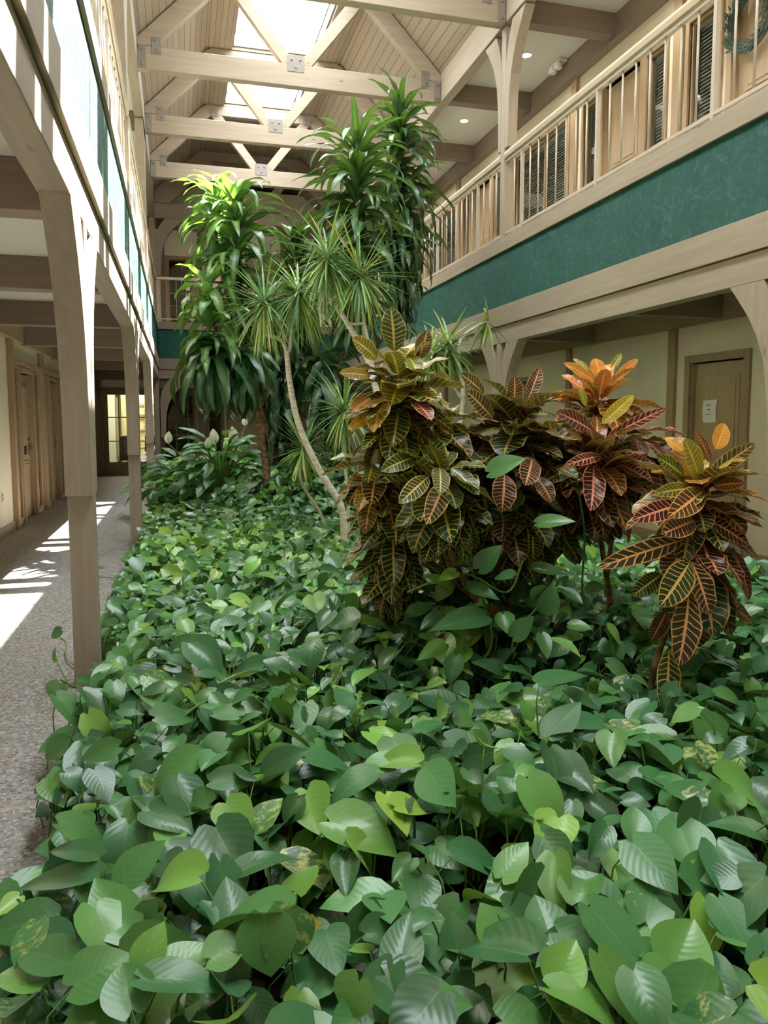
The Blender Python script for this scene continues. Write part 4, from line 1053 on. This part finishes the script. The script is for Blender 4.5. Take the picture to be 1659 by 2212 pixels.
cB = px(1075, 1490, 3.85); cB.z = .02
B_top = px(1115, 890, 3.85); B_low = px(1105, 1040, 3.8)
croton('middle croton with very dark leaves between the tall left croton and the red one', cB,
       [([cB, px(1090, 1360, 3.85), px(1115, 1200, 3.85), px(1112, 1050, 3.85), B_top - Vector((0, 0, .04))], (.022, .011)),
        ([px(1100, 1300, 3.85), px(1080, 1180, 3.8), B_low], (.016, .009))],
       [dict(c=B_top, n=34, L=.29, W=.115, len=.30, pt=62, pb=-30, age=(.25, .05), hue=(.35, .75), br=(.3, .6),
             hand=[((1065, 905), (1015, 842), .12, 3.75, 3.7, (.08, .65, .6)), ((1110, 875), (1115, 812), .10, 3.8, 3.8, (.08, .8, .6)), ((1140, 865), (1170, 790), .085, 3.85, 3.9, (.1, .8, .6)),
                   ((1045, 850), (1002, 805), .10, 3.85, 3.8, (.15, .6, .6))]),
        dict(c=B_low, n=38, L=.29, W=.12, len=.42, pt=20, pb=-70, age=(.06, .02), hue=(.1, .8), br=(.2, .55),
             hand=[((1090, 1025), (1088, 1100), .135, 3.55, 3.45, (.12, .85, .8)), ((1150, 990), (1140, 1040), .12, 3.6, 3.45, (.1, .8, .8)), ((1160, 1030), (1195, 1080), .105, 3.6, 3.5, (.3, .8, .9)),
                   ((1150, 1140), (1155, 1210), .12, 3.7, 3.65, (.0, .1, .45)), ((1205, 1010), (1245, 1025), .09, 3.65, 3.5, (.2, .5, .6))]),
        dict(c=px(1040, 975, 4.0), n=34, L=.30, W=.12, len=.30, pt=35, pb=-50, age=(.1, .0), hue=(.2, .7), br=(.2, .55)),
        dict(c=px(1195, 945, 4.1), n=34, L=.31, W=.12, len=.34, pt=40, pb=-50, age=(.15, .0), hue=(.3, .9), br=(.25, .6)),
        dict(c=px(1165, 1060, 4.0), n=36, L=.29, W=.12, len=.35, pt=10, pb=-70, age=(.05, .0), hue=(.0, .5), br=(.15, .45)),
        dict(c=px(1010, 1110, 4.0), n=40, L=.29, W=.12, len=.35, pt=10, pb=-72, age=(.08, .0), hue=(.0, .4), br=(.15, .45))])

cC = px(1325, 1440, 4.1); cC.z = .02
C_top = px(1295, 850, 4.3); C_mid = px(1285, 970, 3.95); C_back = px(1370, 930, 4.5)
croton('tall croton with orange and crimson leaves in front of the lower right wall', cC,
       [([cC, px(1322, 1330, 4.1), px(1300, 1180, 4.05), px(1280, 1060, 4.0), C_mid - Vector((0, 0, .04))], (.022, .011)),
        ([px(1310, 1250, 4.08), px(1330, 1080, 4.2), px(1320, 950, 4.3), C_top - Vector((0, 0, .04))], (.016, .009)),
        ([px(1318, 1160, 4.15), px(1360, 1050, 4.4), C_back], (.014, .008))],
       [dict(c=C_top, n=32, L=.34, W=.10, len=.26, pt=62, pb=-20, age=(.95, .25), hue=(.7, 1.0), br=(.5, .85),
             hand=[((1295, 820), (1290, 772), .12, 4.25, 4.3, (1, .85, .8)), ((1285, 825), (1226, 780), .085, 4.2, 4.2, (.9, .8, .7)), ((1325, 820), (1385, 768), .06, 4.3, 4.4, (.85, .9, .8)),
                   ((1318, 800), (1346, 760), .045, 4.35, 4.4, (.5, .0, 1)), ((1275, 800), (1240, 772), .04, 4.35, 4.4, (.5, 0, 1))]),
        dict(c=C_mid, n=46, L=.36, W=.115, len=.34, pt=62, pb=-55, age=(.62, .1), hue=(.6, 1.0), br=(.4, .75),
             hand=[((1285, 935), (1215, 885), .13, 3.85, 3.75, (.1, .95, .5)), ((1300, 915), (1372, 850), .085, 3.85, 3.85, (.92, .2, .7)), ((1310, 945), (1450, 872), .07, 3.9, 3.9, (.2, 1, .8)),
                   ((1282, 1005), (1285, 1090), .14, 3.75, 3.5, (.12, .95, .9)), ((1300, 985), (1240, 992), .07, 3.75, 3.45, (.15, 1, .9)), ((1265, 878), (1255, 835), .05, 3.9, 3.9, (.7, 0, .8)),
                   ((1335, 1000), (1420, 1040), .09, 3.8, 3.8, (.1, .95, .9)), ((1345, 985), (1440, 1010), .075, 3.85, 3.9, (.3, .9, .8)), ((1320, 1020), (1365, 1125), .105, 3.85, 3.85, (.25, .8, .5)),
                   ((1235, 1010), (1180, 1035), .09, 3.8, 3.7, (.1, .4, .6))]),
        dict(c=C_back, n=34, L=.33, W=.095, len=.34, pt=40, pb=-55, age=(.3, .1), hue=(.8, 1.0), br=(.3, .7))])

cD = px(1395, 1560, 3.1); cD.z = .02
D_top = px(1505, 1040, 3.15); D_low = px(1510, 1150, 3.1)
croton('croton nearest the right edge of the photo with drooping salmon-veined leaves', cD,
       [([cD, px(1412, 1450, 3.1), px(1450, 1330, 3.1), px(1492, 1200, 3.1), D_low, D_top - Vector((0, 0, .03))], (.018, .010))],
       [dict(c=D_top, n=30, L=.30, W=.11, len=.22, pt=58, pb=-20, age=(.85, .2), hue=(.25, .85), br=(.5, .85),
             hand=[((1510, 1035), (1490, 950), .125, 3.05, 3.0, (.78, .1, .7)), ((1480, 1030), (1430, 985), .10, 3.1, 3.05, (.45, .1, .5)), ((1545, 970), (1572, 912), .09, 3.2, 3.25, (1, .75, .9)),
                   ((1525, 1030), (1640, 952), .085, 3.1, 3.1, (.45, .6, .5)), ((1475, 975), (1440, 942), .07, 3.2, 3.25, (1, .7, .8)), ((1535, 1000), (1510, 930), .07, 3.2, 3.2, (.5, .9, .5)),
                   ((1520, 1060), (1462, 1105), .12, 3.0, 2.8, (.45, .8, 1)), ((1495, 1055), (1430, 1058), .075, 3.05, 2.9, (.5, .3, .8)), ((1540, 1050), (1605, 1040), .08, 3.05, 2.95, (.5, .8, 1))]),
        dict(c=D_low, n=40, L=.31, W=.115, len=.36, pt=8, pb=-78, age=(.25, .08), hue=(.4, .95), br=(.4, .85),
             hand=[((1470, 1090), (1380, 1115), .10, 2.95, 2.85, (.3, 1, 1)), ((1500, 1125), (1445, 1145), .11, 2.95, 2.8, (.25, .85, .95)), ((1525, 1120), (1625, 1172), .10, 3.0, 2.9, (.25, .85, .9)),
                   ((1480, 1165), (1310, 1215), .10, 3.0, 2.9, (.3, .75, .95)), ((1490, 1215), (1438, 1302), .14, 2.85, 2.72, (.3, .55, .85)), ((1495, 1215), (1542, 1325), .13, 2.85, 2.75, (.12, .75, .75)),
                   ((1488, 1280), (1478, 1432), .145, 2.82, 2.66, (.15, .75, .7)), ((1445, 1405), (1444, 1532), .115, 2.80, 2.66, (.22, .5, .8)), ((1545, 1180), (1545, 1275), .10, 3.0, 3.0, (.05, .4, .5)),
                   ((1585, 1190), (1630, 1295), .085, 3.05, 3.0, (.15, .95, .4)), ((1590, 1170), (1645, 1205), .06, 3.1, 3.1, (.1, .6, .5)), ((1545, 1290), (1638, 1340), .09, 3.1, 3.1, (.15, .8, .5)),
                   ((1430, 1240), (1370, 1285), .10, 3.1, 3.1, (.05, .3, .5)), ((1440, 1320), (1410, 1385), .09, 3.0, 3.0, (.15, .9, .4))])])

# ------------------------------------------------------------------ pothos climbing the croton stems, with larger leaves
r = thing('climbing_pothos', cA + Vector((.05, -.05, 0)), 'large-leaved pothos vine climbing around the croton stems', 'vine')
vm = MB()
for pts in ([(1010, 1600, 3.5), (990, 1480, 3.55), (1060, 1400, 3.6), (1045, 1300, 3.6), (1000, 1190, 3.5)], [(880, 1280, 3.6), (940, 1255, 3.55), (1010, 1240, 3.5), (1095, 1280, 3.6), (1130, 1210, 3.6)],
            [(1240, 1000, 3.7), (1262, 1150, 3.8), (1258, 1280, 3.9), (1275, 1400, 4.0)], [(985, 1600, 3.2), (1000, 1525, 3.2), (1080, 1500, 3.3), (1180, 1470, 3.5)],
            [(1115, 1480, 3.6), (1110, 1380, 3.6), (1180, 1290, 3.6)]):
    MB().tube(spline([px(u, v, Y) for u, v, Y in pts], 6), .006, 6).build('vine_stem', PETIOLE, r, smooth=True)
Lv = Leaves('pothos')
for b, t_, w, Yb, Yt, tint in [((1058, 1020), (1130, 985), .14, 3.45, 3.35, (.4, 0, .45)), ((1160, 1130), (1240, 1120), .10, 3.5, 3.4, (.45, 0, .5)), ((1035, 1228), (1080, 1178), .12, 3.45, 3.4, (.35, 0, .5)),
                               ((985, 1235), (950, 1250), .07, 3.4, 3.35, (.7, 0, .9)), ((1010, 1265), (1080, 1290), .09, 3.5, 3.4, (.3, 0, .5)), ((1050, 1330), (945, 1345), .14, 3.45, 3.2, (.25, 0, .45)),
                               ((1180, 1320), (1195, 1262), .12, 3.5, 3.5, (.35, 0, .5)), ((1110, 1375), (1150, 1332), .11, 3.45, 3.4, (.35, 0, .55)), ((1150, 1225), (1225, 1235), .085, 3.6, 3.55, (.35, 0, .55)),
                               ((1220, 1275), (1260, 1300), .08, 3.7, 3.6, (.3, 0, .45)), ((970, 1265), (925, 1240), .08, 3.5, 3.4, (.75, 0, .8)), ((1055, 1215), (990, 1215), .08, 3.6, 3.5, (.1, 0, .4)),
                               ((1085, 1450), (1030, 1425), .09, 3.4, 3.3, (.05, 0, .5)), ((1170, 1370), (1185, 1420), .09, 3.5, 3.4, (.45, 0, .4)), ((1280, 1335), (1320, 1320), .08, 3.9, 3.8, (.1, 0, .4)),
                               ((960, 1390), (905, 1420), .09, 3.4, 3.3, (.6, 0, .6)), ((1010, 1400), (975, 1440), .09, 3.4, 3.3, (.6, 0, .6)), ((925, 1480), (960, 1470), .08, 3.2, 3.1, (.5, .6, .8)),
                               ((1210, 1490), (1245, 1545), .0, 3.3, 3.2, G), ((1330, 1230), (1310, 1200), .06, 4.0, 4.0, (.1, 0, .3)), ((1265, 1210), (1245, 1180), .06, 3.8, 3.8, (.1, 0, .3))]:
    if w == 0: continue
    p = px(b[0], b[1], Yb); q = px(t_[0], t_[1], Yt); d = q - p
    Lv.add([p], [d], [(0, -.75, .8)], d.length * 1.04, w, curl=.3, fold=.2, tint=tint, nu=12, nv=6)
n = 130; x = rng.normal(1.62, .42, n); y = rng.normal(3.95, .30, n); z = rng.uniform(.25, .85, n) * np.exp(-((x - 1.62) / .8) ** 2)
az = rng.uniform(0, 6.28, n); pt = rng.normal(-.4, .4, n)
Lv.add(np.stack([x, y, z], 1), np.stack([np.cos(az) * np.cos(pt), np.sin(az) * np.cos(pt), np.sin(pt)], 1), np.stack([rng.normal(0, .3, n), rng.normal(-.4, .3, n), np.ones(n)], 1),
       rng.uniform(.10, .17, n), rng.uniform(.08, .125, n), curl=.4, fold=.25, tint=np.stack([rng.uniform(.05, .8, n), np.zeros(n), rng.uniform(.3, .7, n)], 1), nu=8, nv=4)
Lv.build('leaves', POTHOS, r)
# dry fallen leaves caught between the stems
for i, (u, v, Y, nm) in enumerate(((1060, 1300, 3.62, 'crumpled dry brown leaf hanging in the croton fork'), (960, 1365, 3.55, 'curled dry brown leaf left of the croton stems'), (1170, 1500, 3.3, 'dry brown leaf on the soil in front of the crotons'),
                       (935, 1570, 3.0, 'small reddish dry leaf among the pothos left of the stems'), (1385, 1540, 3.0, 'dry leaf at the foot of the right croton'), (1440, 1580, 2.9, 'dry tan leaf below the lowest croton leaf'), (1100, 1490, 3.5, 'dry leaf at the base of the twin stems'))):
    Lq = Leaves('croton'); p = px(u, v, Y); p.z = max(p.z, .06)
    Lq.add([p, p + Vector((.02, .01, -.01))], [(rnd.uniform(-1, 1), rnd.uniform(-.5, .2), -1.4), (rnd.uniform(-1, 1), .3, -.6)], [(0, -1, .2), (.3, -1, .3)], [.17, .12], [.10, .08], curl=1.6, fold=.8, nu=8, nv=4, wave=.3)
    tag(Lq.build('dry_leaf', DEADLEAF, loc=p), nm, 'dry leaf', 'dry fallen leaves')
Lq = Leaves('pothos'); p = pz(648, 2022, .30); q = pz(722, 2030, .25); Lq.add([p], [q - p], [(0.1, -.5, 1)], .13, .10, curl=1.2, fold=.6, tint=(1, 0, .9), nu=12, nv=6, wave=.15)
tag(Lq.build('yellow_leaf', NT('yellowed_leaf').bsdf((.62, .50, .10), .5), loc=p), 'curled yellow dying leaf in the foreground among the green leaves', 'leaf')

# runners creeping onto the walkway around the nearest post
r = thing('pothos_runner', (-.55, 4.35, 0), 'trailing pothos runner creeping over the walkway at the nearest post', 'vine')
vm = MB()
A0 = pz(238, 1470, .05); runs = [[A0, pz(190, 1488, .06), pz(150, 1478, .05), pz(130, 1468, .10)], [pz(150, 1480, .04), pz(128, 1440, .10), pz(118, 1410, .16)], [A0, pz(150, 1430, .02), pz(143, 1390, .05), pz(130, 1378, .10)],
                                 [pz(300, 1262, .04), pz(260, 1250, .02), pz(212, 1245, .02), pz(212, 1228, .08)]]
for p_ in runs: MB().tube(spline(p_, 5), .005, 6).build('runner_stem', PETIOLE, r, smooth=True)
Lv = Leaves('pothos')
for b, t_, w, zb, zt, tint in [((128, 1478), (112, 1516), .13, .15, .06, (.45, 0, .6)), ((196, 1470), (160, 1462), .06, .14, .15, (.35, 0, .5)), ((118, 1430), (115, 1400), .03, .13, .24, (.5, 0, .5)), ((132, 1362), (112, 1375), .09, .14, .10, (.15, 0, .5)), ((214, 1228), (232, 1222), .06, .1, .1, (.3, 0, .5))]:
    p = pz(b[0], b[1], zb); q = pz(t_[0], t_[1], zt); d = q - p
    Lv.add([p], [d], [(0, -.8, .8)], max(d.length, .09), w, curl=.3, fold=.2, tint=tint, nu=10, nv=6)
Lv.build('leaves', POTHOS, r)

# ------------------------------------------------------------------ dark pothos mound around the tall plants at the back
Lv = Leaves('pothos')
n = 5200; x = rng.uniform(.2, 3.6, n); y = rng.uniform(8.6, 12.6, n)
hh = .98 * np.exp(-(((x - 1.75) / 1.15) ** 2 + ((y - 10.6) / 1.35) ** 2)) + .25; z = hh * rng.uniform(.72, 1.03, n)
az = rng.uniform(0, 6.28, n); pt = rng.normal(-.5, .4, n)
Lv.add(np.stack([x, y, z], 1), np.stack([np.cos(az) * np.cos(pt), np.sin(az) * np.cos(pt), np.sin(pt)], 1), np.stack([rng.normal(0, .3, n), rng.normal(-.45, .3, n), np.ones(n)], 1),
       rng.uniform(.10, .18, n), rng.uniform(.08, .13, n), curl=.5, fold=.25, tint=np.stack([rng.uniform(.1, .65, n), np.zeros(n), rng.uniform(.2, .6, n)], 1), nu=4, nv=2)
tag(Lv.build('pothos_mound', POTHOS, loc=(1.75, 10.6, 0)), 'dark mound of pothos leaves heaped around the tall corn plants at the back', 'ground cover', kind='stuff')

# ------------------------------------------------------------------ corn plants (broad arching straps)
def corn(label, base, pts, heads, r0=.045, barkmat=BROWNBARK):
    r = thing('corn_plant', base, label, 'tall foliage plant', 'tall corn plants at the back of the bed')
    P = spline(pts, 6)
    MB().tube(P, [r0 + (.02 - r0) * k / (len(P) - 1) for k in range(len(P))], 10).build('trunk', barkmat, r, smooth=True)
    for h in heads:
        Lv = Leaves('corn')
        rosette(Lv, h['c'], h.get('ax', (0, 0, 1)), h['n'], .02, h.get('L', .62) * 1.1, h.get('W', .11) * 1.22, h['len'], h.get('pt', 74), h.get('pb', -25), h.get('age', (.85, .15)), h.get('str', (.3, 1.0)),
                curl=tuple(c * 1.45 for c in h.get('curl', (.7, 1.7))), fold=(.05, .3), nu=10, nv=4, wave=.28, brs=h.get('br', (.35, .65)), jit=.34)
        Lv.build('leaf_crown', CORN, r)
g = lambda u, v, Y=10.6: (lambda p: Vector((p.x, p.y, .1)))(px(u, v, Y))
T = px
corn('tall corn plant on the left whose crown catches the sun', g(598, 1040), [g(598, 1040), T(585, 960, 10.4), T(560, 880, 10.2), T(528, 720, 10), T(515, 560, 10), T(508, 440, 10)],
     [dict(c=T(508, 425, 10), n=130, len=1.85, L=.80, pb=-12, age=(.9, .15), curl=(.8, 1.7))])
corn('shorter sunlit crown just behind the left corn plant', g(610, 1040, 11), [g(610, 1040, 11), T(575, 900, 10.7), T(490, 640, 10.6), T(462, 470, 10.6), T(462, 420, 10.6)],
     [dict(c=T(464, 408, 10.5), n=46, len=.85, L=.58, pb=-8, age=(1, .5), curl=(.7, 1.6))])
corn('low corn plant at the far left whose old leaves hang down in a skirt', g(585, 1040, 10), [g(585, 1040, 10), T(560, 920, 9.7), T(500, 800, 9.5), T(462, 700, 9.4), T(452, 620, 9.3)],
     [dict(c=T(450, 605, 9.3), n=60, len=1.0, L=.50, pb=-5, age=(1, .5), curl=(.7, 1.6)),
      dict(c=T(455, 728, 9.4), n=44, len=.35, L=.80, W=.13, pt=-5, pb=-60, age=(.4, .2), str=(0, .3), curl=(.5, 1.2)),
      dict(c=T(530, 745, 9.5), n=34, len=.40, L=.70, W=.13, pt=10, pb=-60, age=(.3, .1), str=(0, .3), curl=(.6, 1.4))])
corn('tallest central corn plant reaching up to the truss', g(650, 1040, 10.4), [g(650, 1040, 10.4), T(655, 930, 10.2), T(700, 830, 10), T(765, 700, 9.9), T(785, 500, 9.8), T(772, 330, 9.7)],
     [dict(c=T(770, 300, 9.7), n=180, len=2.4, L=.84, pb=-20, age=(.85, .08), curl=(.7, 1.6), br=(.3, .6)),
      dict(c=T(700, 760, 9.9), n=46, len=.6, L=.72, W=.14, pt=-10, pb=-70, age=(.12, .02), str=(0, .2), br=(.2, .5), curl=(.4, 1.1))])
corn('dark corn plant at the right rear, its crown the highest of all', g(690, 1040, 11), [g(690, 1040, 11), T(720, 900, 10.9), T(790, 800, 10.8), T(850, 640, 10.8), T(868, 400, 10.8), T(865, 260, 10.7)],
     [dict(c=T(866, 235, 10.7), n=230, len=2.9, L=.78, pb=-30, age=(.45, .02), str=(.1, .7), br=(.15, .5), curl=(.7, 1.7))], r0=.055)
corn('mid-height corn plant filling the centre behind the dragon trees', g(640, 1045, 11.2), [g(640, 1045, 11.2), T(640, 930, 11), T(630, 800, 10.8), T(640, 560, 10.6)],
     [dict(c=T(640, 520, 10.6), n=130, len=1.9, L=.74, pb=-25, age=(.4, .05), br=(.2, .5)),
      dict(c=T(600, 640, 10.6), n=50, len=1.0, L=.62, pt=50, pb=-40, age=(.25, .05), br=(.15, .45)),
      dict(c=T(610, 790, 10.4), n=90, len=1.1, L=.62, W=.12, pt=20, pb=-60, age=(.2, .02), str=(0, .3), br=(.15, .45)),
      dict(c=T(720, 840, 10.8), n=60, len=1.0, L=.50, W=.11, pt=20, pb=-50, age=(.2, .02), str=(0, .3), br=(.1, .4))])
r = thing('cut_trunk', g(640, 1045, 10.7), 'thick brown sawn-off trunk leaning right behind the thin white stem', 'tree trunk')
P = spline([g(640, 1045, 10.7), T(668, 960, 10.5), T(700, 880, 10.4), T(722, 820, 10.3)], 5)
MB().tube(P, [.085 - .03 * k / (len(P) - 1) for k in range(len(P))], 12).build('trunk', BROWNBARK, r, smooth=True)
P = spline([T(655, 1000, 10.6), T(648, 920, 10.5), T(658, 850, 10.5), T(668, 790, 10.5)], 5)
MB().tube(P, [.07 - .02 * k / (len(P) - 1) for k in range(len(P))], 12).build('branch', BROWNBARK, r, smooth=True)

# ------------------------------------------------------------------ dragon trees (thin white stems, spiky heads)
def spiky(Lv, c, n, L, up=.35, W=.024):
    z = np.where(rng.uniform(0, 1, n) < up, rng.uniform(.0, .98, n), -rng.uniform(0, .97, n) ** .8)
    a = rng.uniform(0, 6.28, n); s = np.sqrt(1 - z ** 2)
    D = np.stack([np.cos(a) * s, np.sin(a) * s, z], 1)
    P = np.array(c) + np.stack([np.cos(a) * .012, np.sin(a) * .012, np.clip(-.02 + z * .03, -.08, .03) - rng.uniform(0, .07, n)], 1)
    N = np.stack([-np.cos(a) * z, -np.sin(a) * z, np.maximum(s, .05)], 1)
    age = np.clip(rng.uniform(.05, .75, n) + np.where(z < -.6, .15, 0), 0, 1); dead = rng.uniform(0, 1, n) < .04; age[dead] = .97
    Lv.add(P, D, N, L * rng.uniform(.7, 1.1, n), W, curl=rng.uniform(.05, .55, n), fold=.3, tint=np.stack([age, 0*age, .5 + 0*age], 1), nu=6, nv=2)
def dragon(label, base, branches, heads):
    r = thing('dragon_tree', base, label, 'tree', 'slender dragon trees')
    for i, (pts, ra, rb) in enumerate(branches):
        P = spline(pts, 6); MB().tube(P, [ra + (rb - ra) * k / (len(P) - 1) for k in range(len(P))], 10).build('trunk' if i == 0 else 'branch', PALEBARK, r, smooth=True)
    for c, n_, L in heads:
        Lv = Leaves('thin'); spiky(Lv, c, int(n_ * 1.05), L); Lv.build('leaf_head', THIN, r)
Y = 7.1
b0 = px(745, 1215, Y); b0.z = .1
dragon('dragon tree with a long curved white stem and two spiky heads left of the crotons', b0,
       [([b0, T(744, 1150, Y), T(734, 1089, Y), T(690, 1016, Y), T(647, 922, Y), T(627, 832, Y), T(619, 757, Y)], .042, .024),
        ([T(619, 757, Y), T(610, 738, Y), T(592, 727, Y), T(573, 722, Y), T(578, 708, Y), T(588, 700, Y)], .022, .010),
        ([T(614, 745, Y), T(611, 715, Y), T(598, 695, Y), T(585, 680, Y), T(572, 645, Y)], .018, .012),
        ([T(619, 757, Y), T(626, 755, Y), T(628, 720, Y), T(632, 690, Y), T(640, 660, Y), T(645, 628, Y)], .020, .012)],
       [(T(571, 640, Y), 120, .52), (T(645, 619, Y), 130, .56)])
Y = 6.6; b1 = px(850, 1210, Y); b1.z = .1
dragon('dragon tree leaning left behind the tall croton with two high spiky heads', b1,
       [([b1, T(838, 1050, Y), T(820, 880, Y), T(795, 780, Y), T(770, 732, Y), T(734, 672, Y), T(716, 652, Y), T(707, 611, Y), T(707, 556, Y)], .036, .014),
        ([T(752, 699, Y), T(770, 700, Y), T(786, 695, Y), T(782, 660, Y), T(778, 600, Y)], .014, .011),
        ([T(786, 695, Y), T(792, 722, Y), T(800, 760, Y), T(822, 890, Y)], .015, .016),
        ([T(718, 655, Y), T(703, 640, Y), T(692, 660, Y), T(693, 705, Y)], .010, .006)],
       [(T(707, 547, Y), 135, .52), (T(777, 582, Y), 140, .56)])
Y = 7.9; b2 = px(752, 1150, Y); b2.z = .1
dragon('small dragon tree with one head in front of the brown trunks, nearest the tall croton', b2, [([b2, T(752, 1090, Y), T(749, 1040, Y), T(744, 990, Y), T(743, 885, Y)], .022, .015)], [(T(743, 877, Y), 130, .60)])
Y = 8.4; b3 = px(714, 1150, Y); b3.z = .15
dragon('shortest dragon tree with its single spiky head low behind the long white stem', b3, [([b3, T(690, 1105, Y), T(665, 1067, Y), T(649, 1031, Y), T(652, 976, Y), T(654, 962, Y)], .020, .013)], [(T(654, 960, Y), 110, .50)])
Y = 5.6; b4 = px(975, 1180, Y); b4.z = .1
dragon('dragon tree with sparse heads reaching right in front of the green gallery front', b4,
       [([b4, T(985, 1000, Y), T(1000, 850, Y), T(985, 770, Y), T(968, 730, Y)], .024, .012), ([T(990, 790, Y), T(995, 735, Y), T(1030, 705, Y), T(1052, 694, Y)], .012, .009), ([T(1003, 870, Y), T(955, 800, Y), T(935, 760, Y)], .012, .010)],
       [(T(1054, 676, Y), 26, .26), (T(968, 728, Y), 60, .34), (T(932, 752, Y), 70, .36)])

# ------------------------------------------------------------------ peace lilies
def lily(label, c, n, H, L, flowers):
    r = thing('peace_lily', c, label, 'flowering plant', 'peace lilies beside the left walkway')
    Lv = Leaves('lily'); st = MB()
    for k in range(n):
        a = k * 2.4 + rnd.uniform(-.3, .3); f = (k + .5) / n; sp = .12 + .62 * f ** .8; h = H * (1.05 - .62 * f) * rnd.uniform(.85, 1.1)
        tip = c + Vector((math.cos(a) * sp, math.sin(a) * sp * .9, h)); ctl = c + Vector((math.cos(a) * sp * .35, math.sin(a) * sp * .35, h * .7))
        st.tube(spline([c, ctl, tip], 4), [.008] * 8 + [.005], 5, cap=False)
        pt = rnd.uniform(-.5, .35) if f > .25 else rnd.uniform(.0, .8)
        d = Vector((math.cos(a) * math.cos(pt), math.sin(a) * math.cos(pt), math.sin(pt)))
        Lv.add([tip], [d], [(0, -.25, 1)], L * rnd.uniform(.8, 1.2), L * .42, curl=rnd.uniform(.3, 1.0), fold=.25, tint=(rnd.choice([.1, .25, .5, .9 if f < .5 else .4]), 0, .5), nu=8, nv=4, wave=.08)
    Lv.build('leaves', LILY, r); st.build('leaf_stalks', PETIOLE, r, smooth=True)
    for (u, v, Yy, s_) in flowers:
        p = px(u, v + 16, Yy); root = Vector((c.x, c.y, .2))
        f = link('flower', None, r, p - origin_of(r)); f.empty_display_size = .1
        MB().tube(spline([root, (root + p) * .5 + Vector((0, 0, .12)), p], 5), .006, 6).build('flower_stalk', PETIOLE, f, smooth=True)
        L2 = Leaves('lily'); L2.add([p], [(rnd.uniform(-.15, .15), .05, 1)], [(rnd.uniform(-.4, .4), 1, 0)], .21 * s_, .15 * s_, curl=-.35, fold=.5, nu=10, nv=6); L2.build('spathe', SPATHE, f)
        MB().tube([p + Vector((0, -.02, .02)), p + Vector((0, -.025, .10 * s_))], [.010, .007], 8).build('spadix', plain('spadix', (.70, .68, .40), .6), f, smooth=True)
lc = px(478, 1085, 11.6); lc.z = .05
lily('peace lily with white flowers by the left edge in front of the far windows', lc, 110, 1.15, .40, [(448, 952, 11.3, .8), (466, 942, 11.4, 1.1), (505, 938, 11.6, 1.15), (530, 959, 11.8, .9), (363, 942, 11.6, .9), (530, 904, 12.2, .8)])
l2 = px(400, 1085, 12.6); l2.z = .05
lily('lower peace lily without flowers spreading towards the far left posts', l2, 90, .85, .36, [])
l3 = px(560, 1075, 12.9); l3.z = .05
lily('peace lily behind the flowering one, beside the corn plant trunks', l3, 70, 1.05, .38, [])
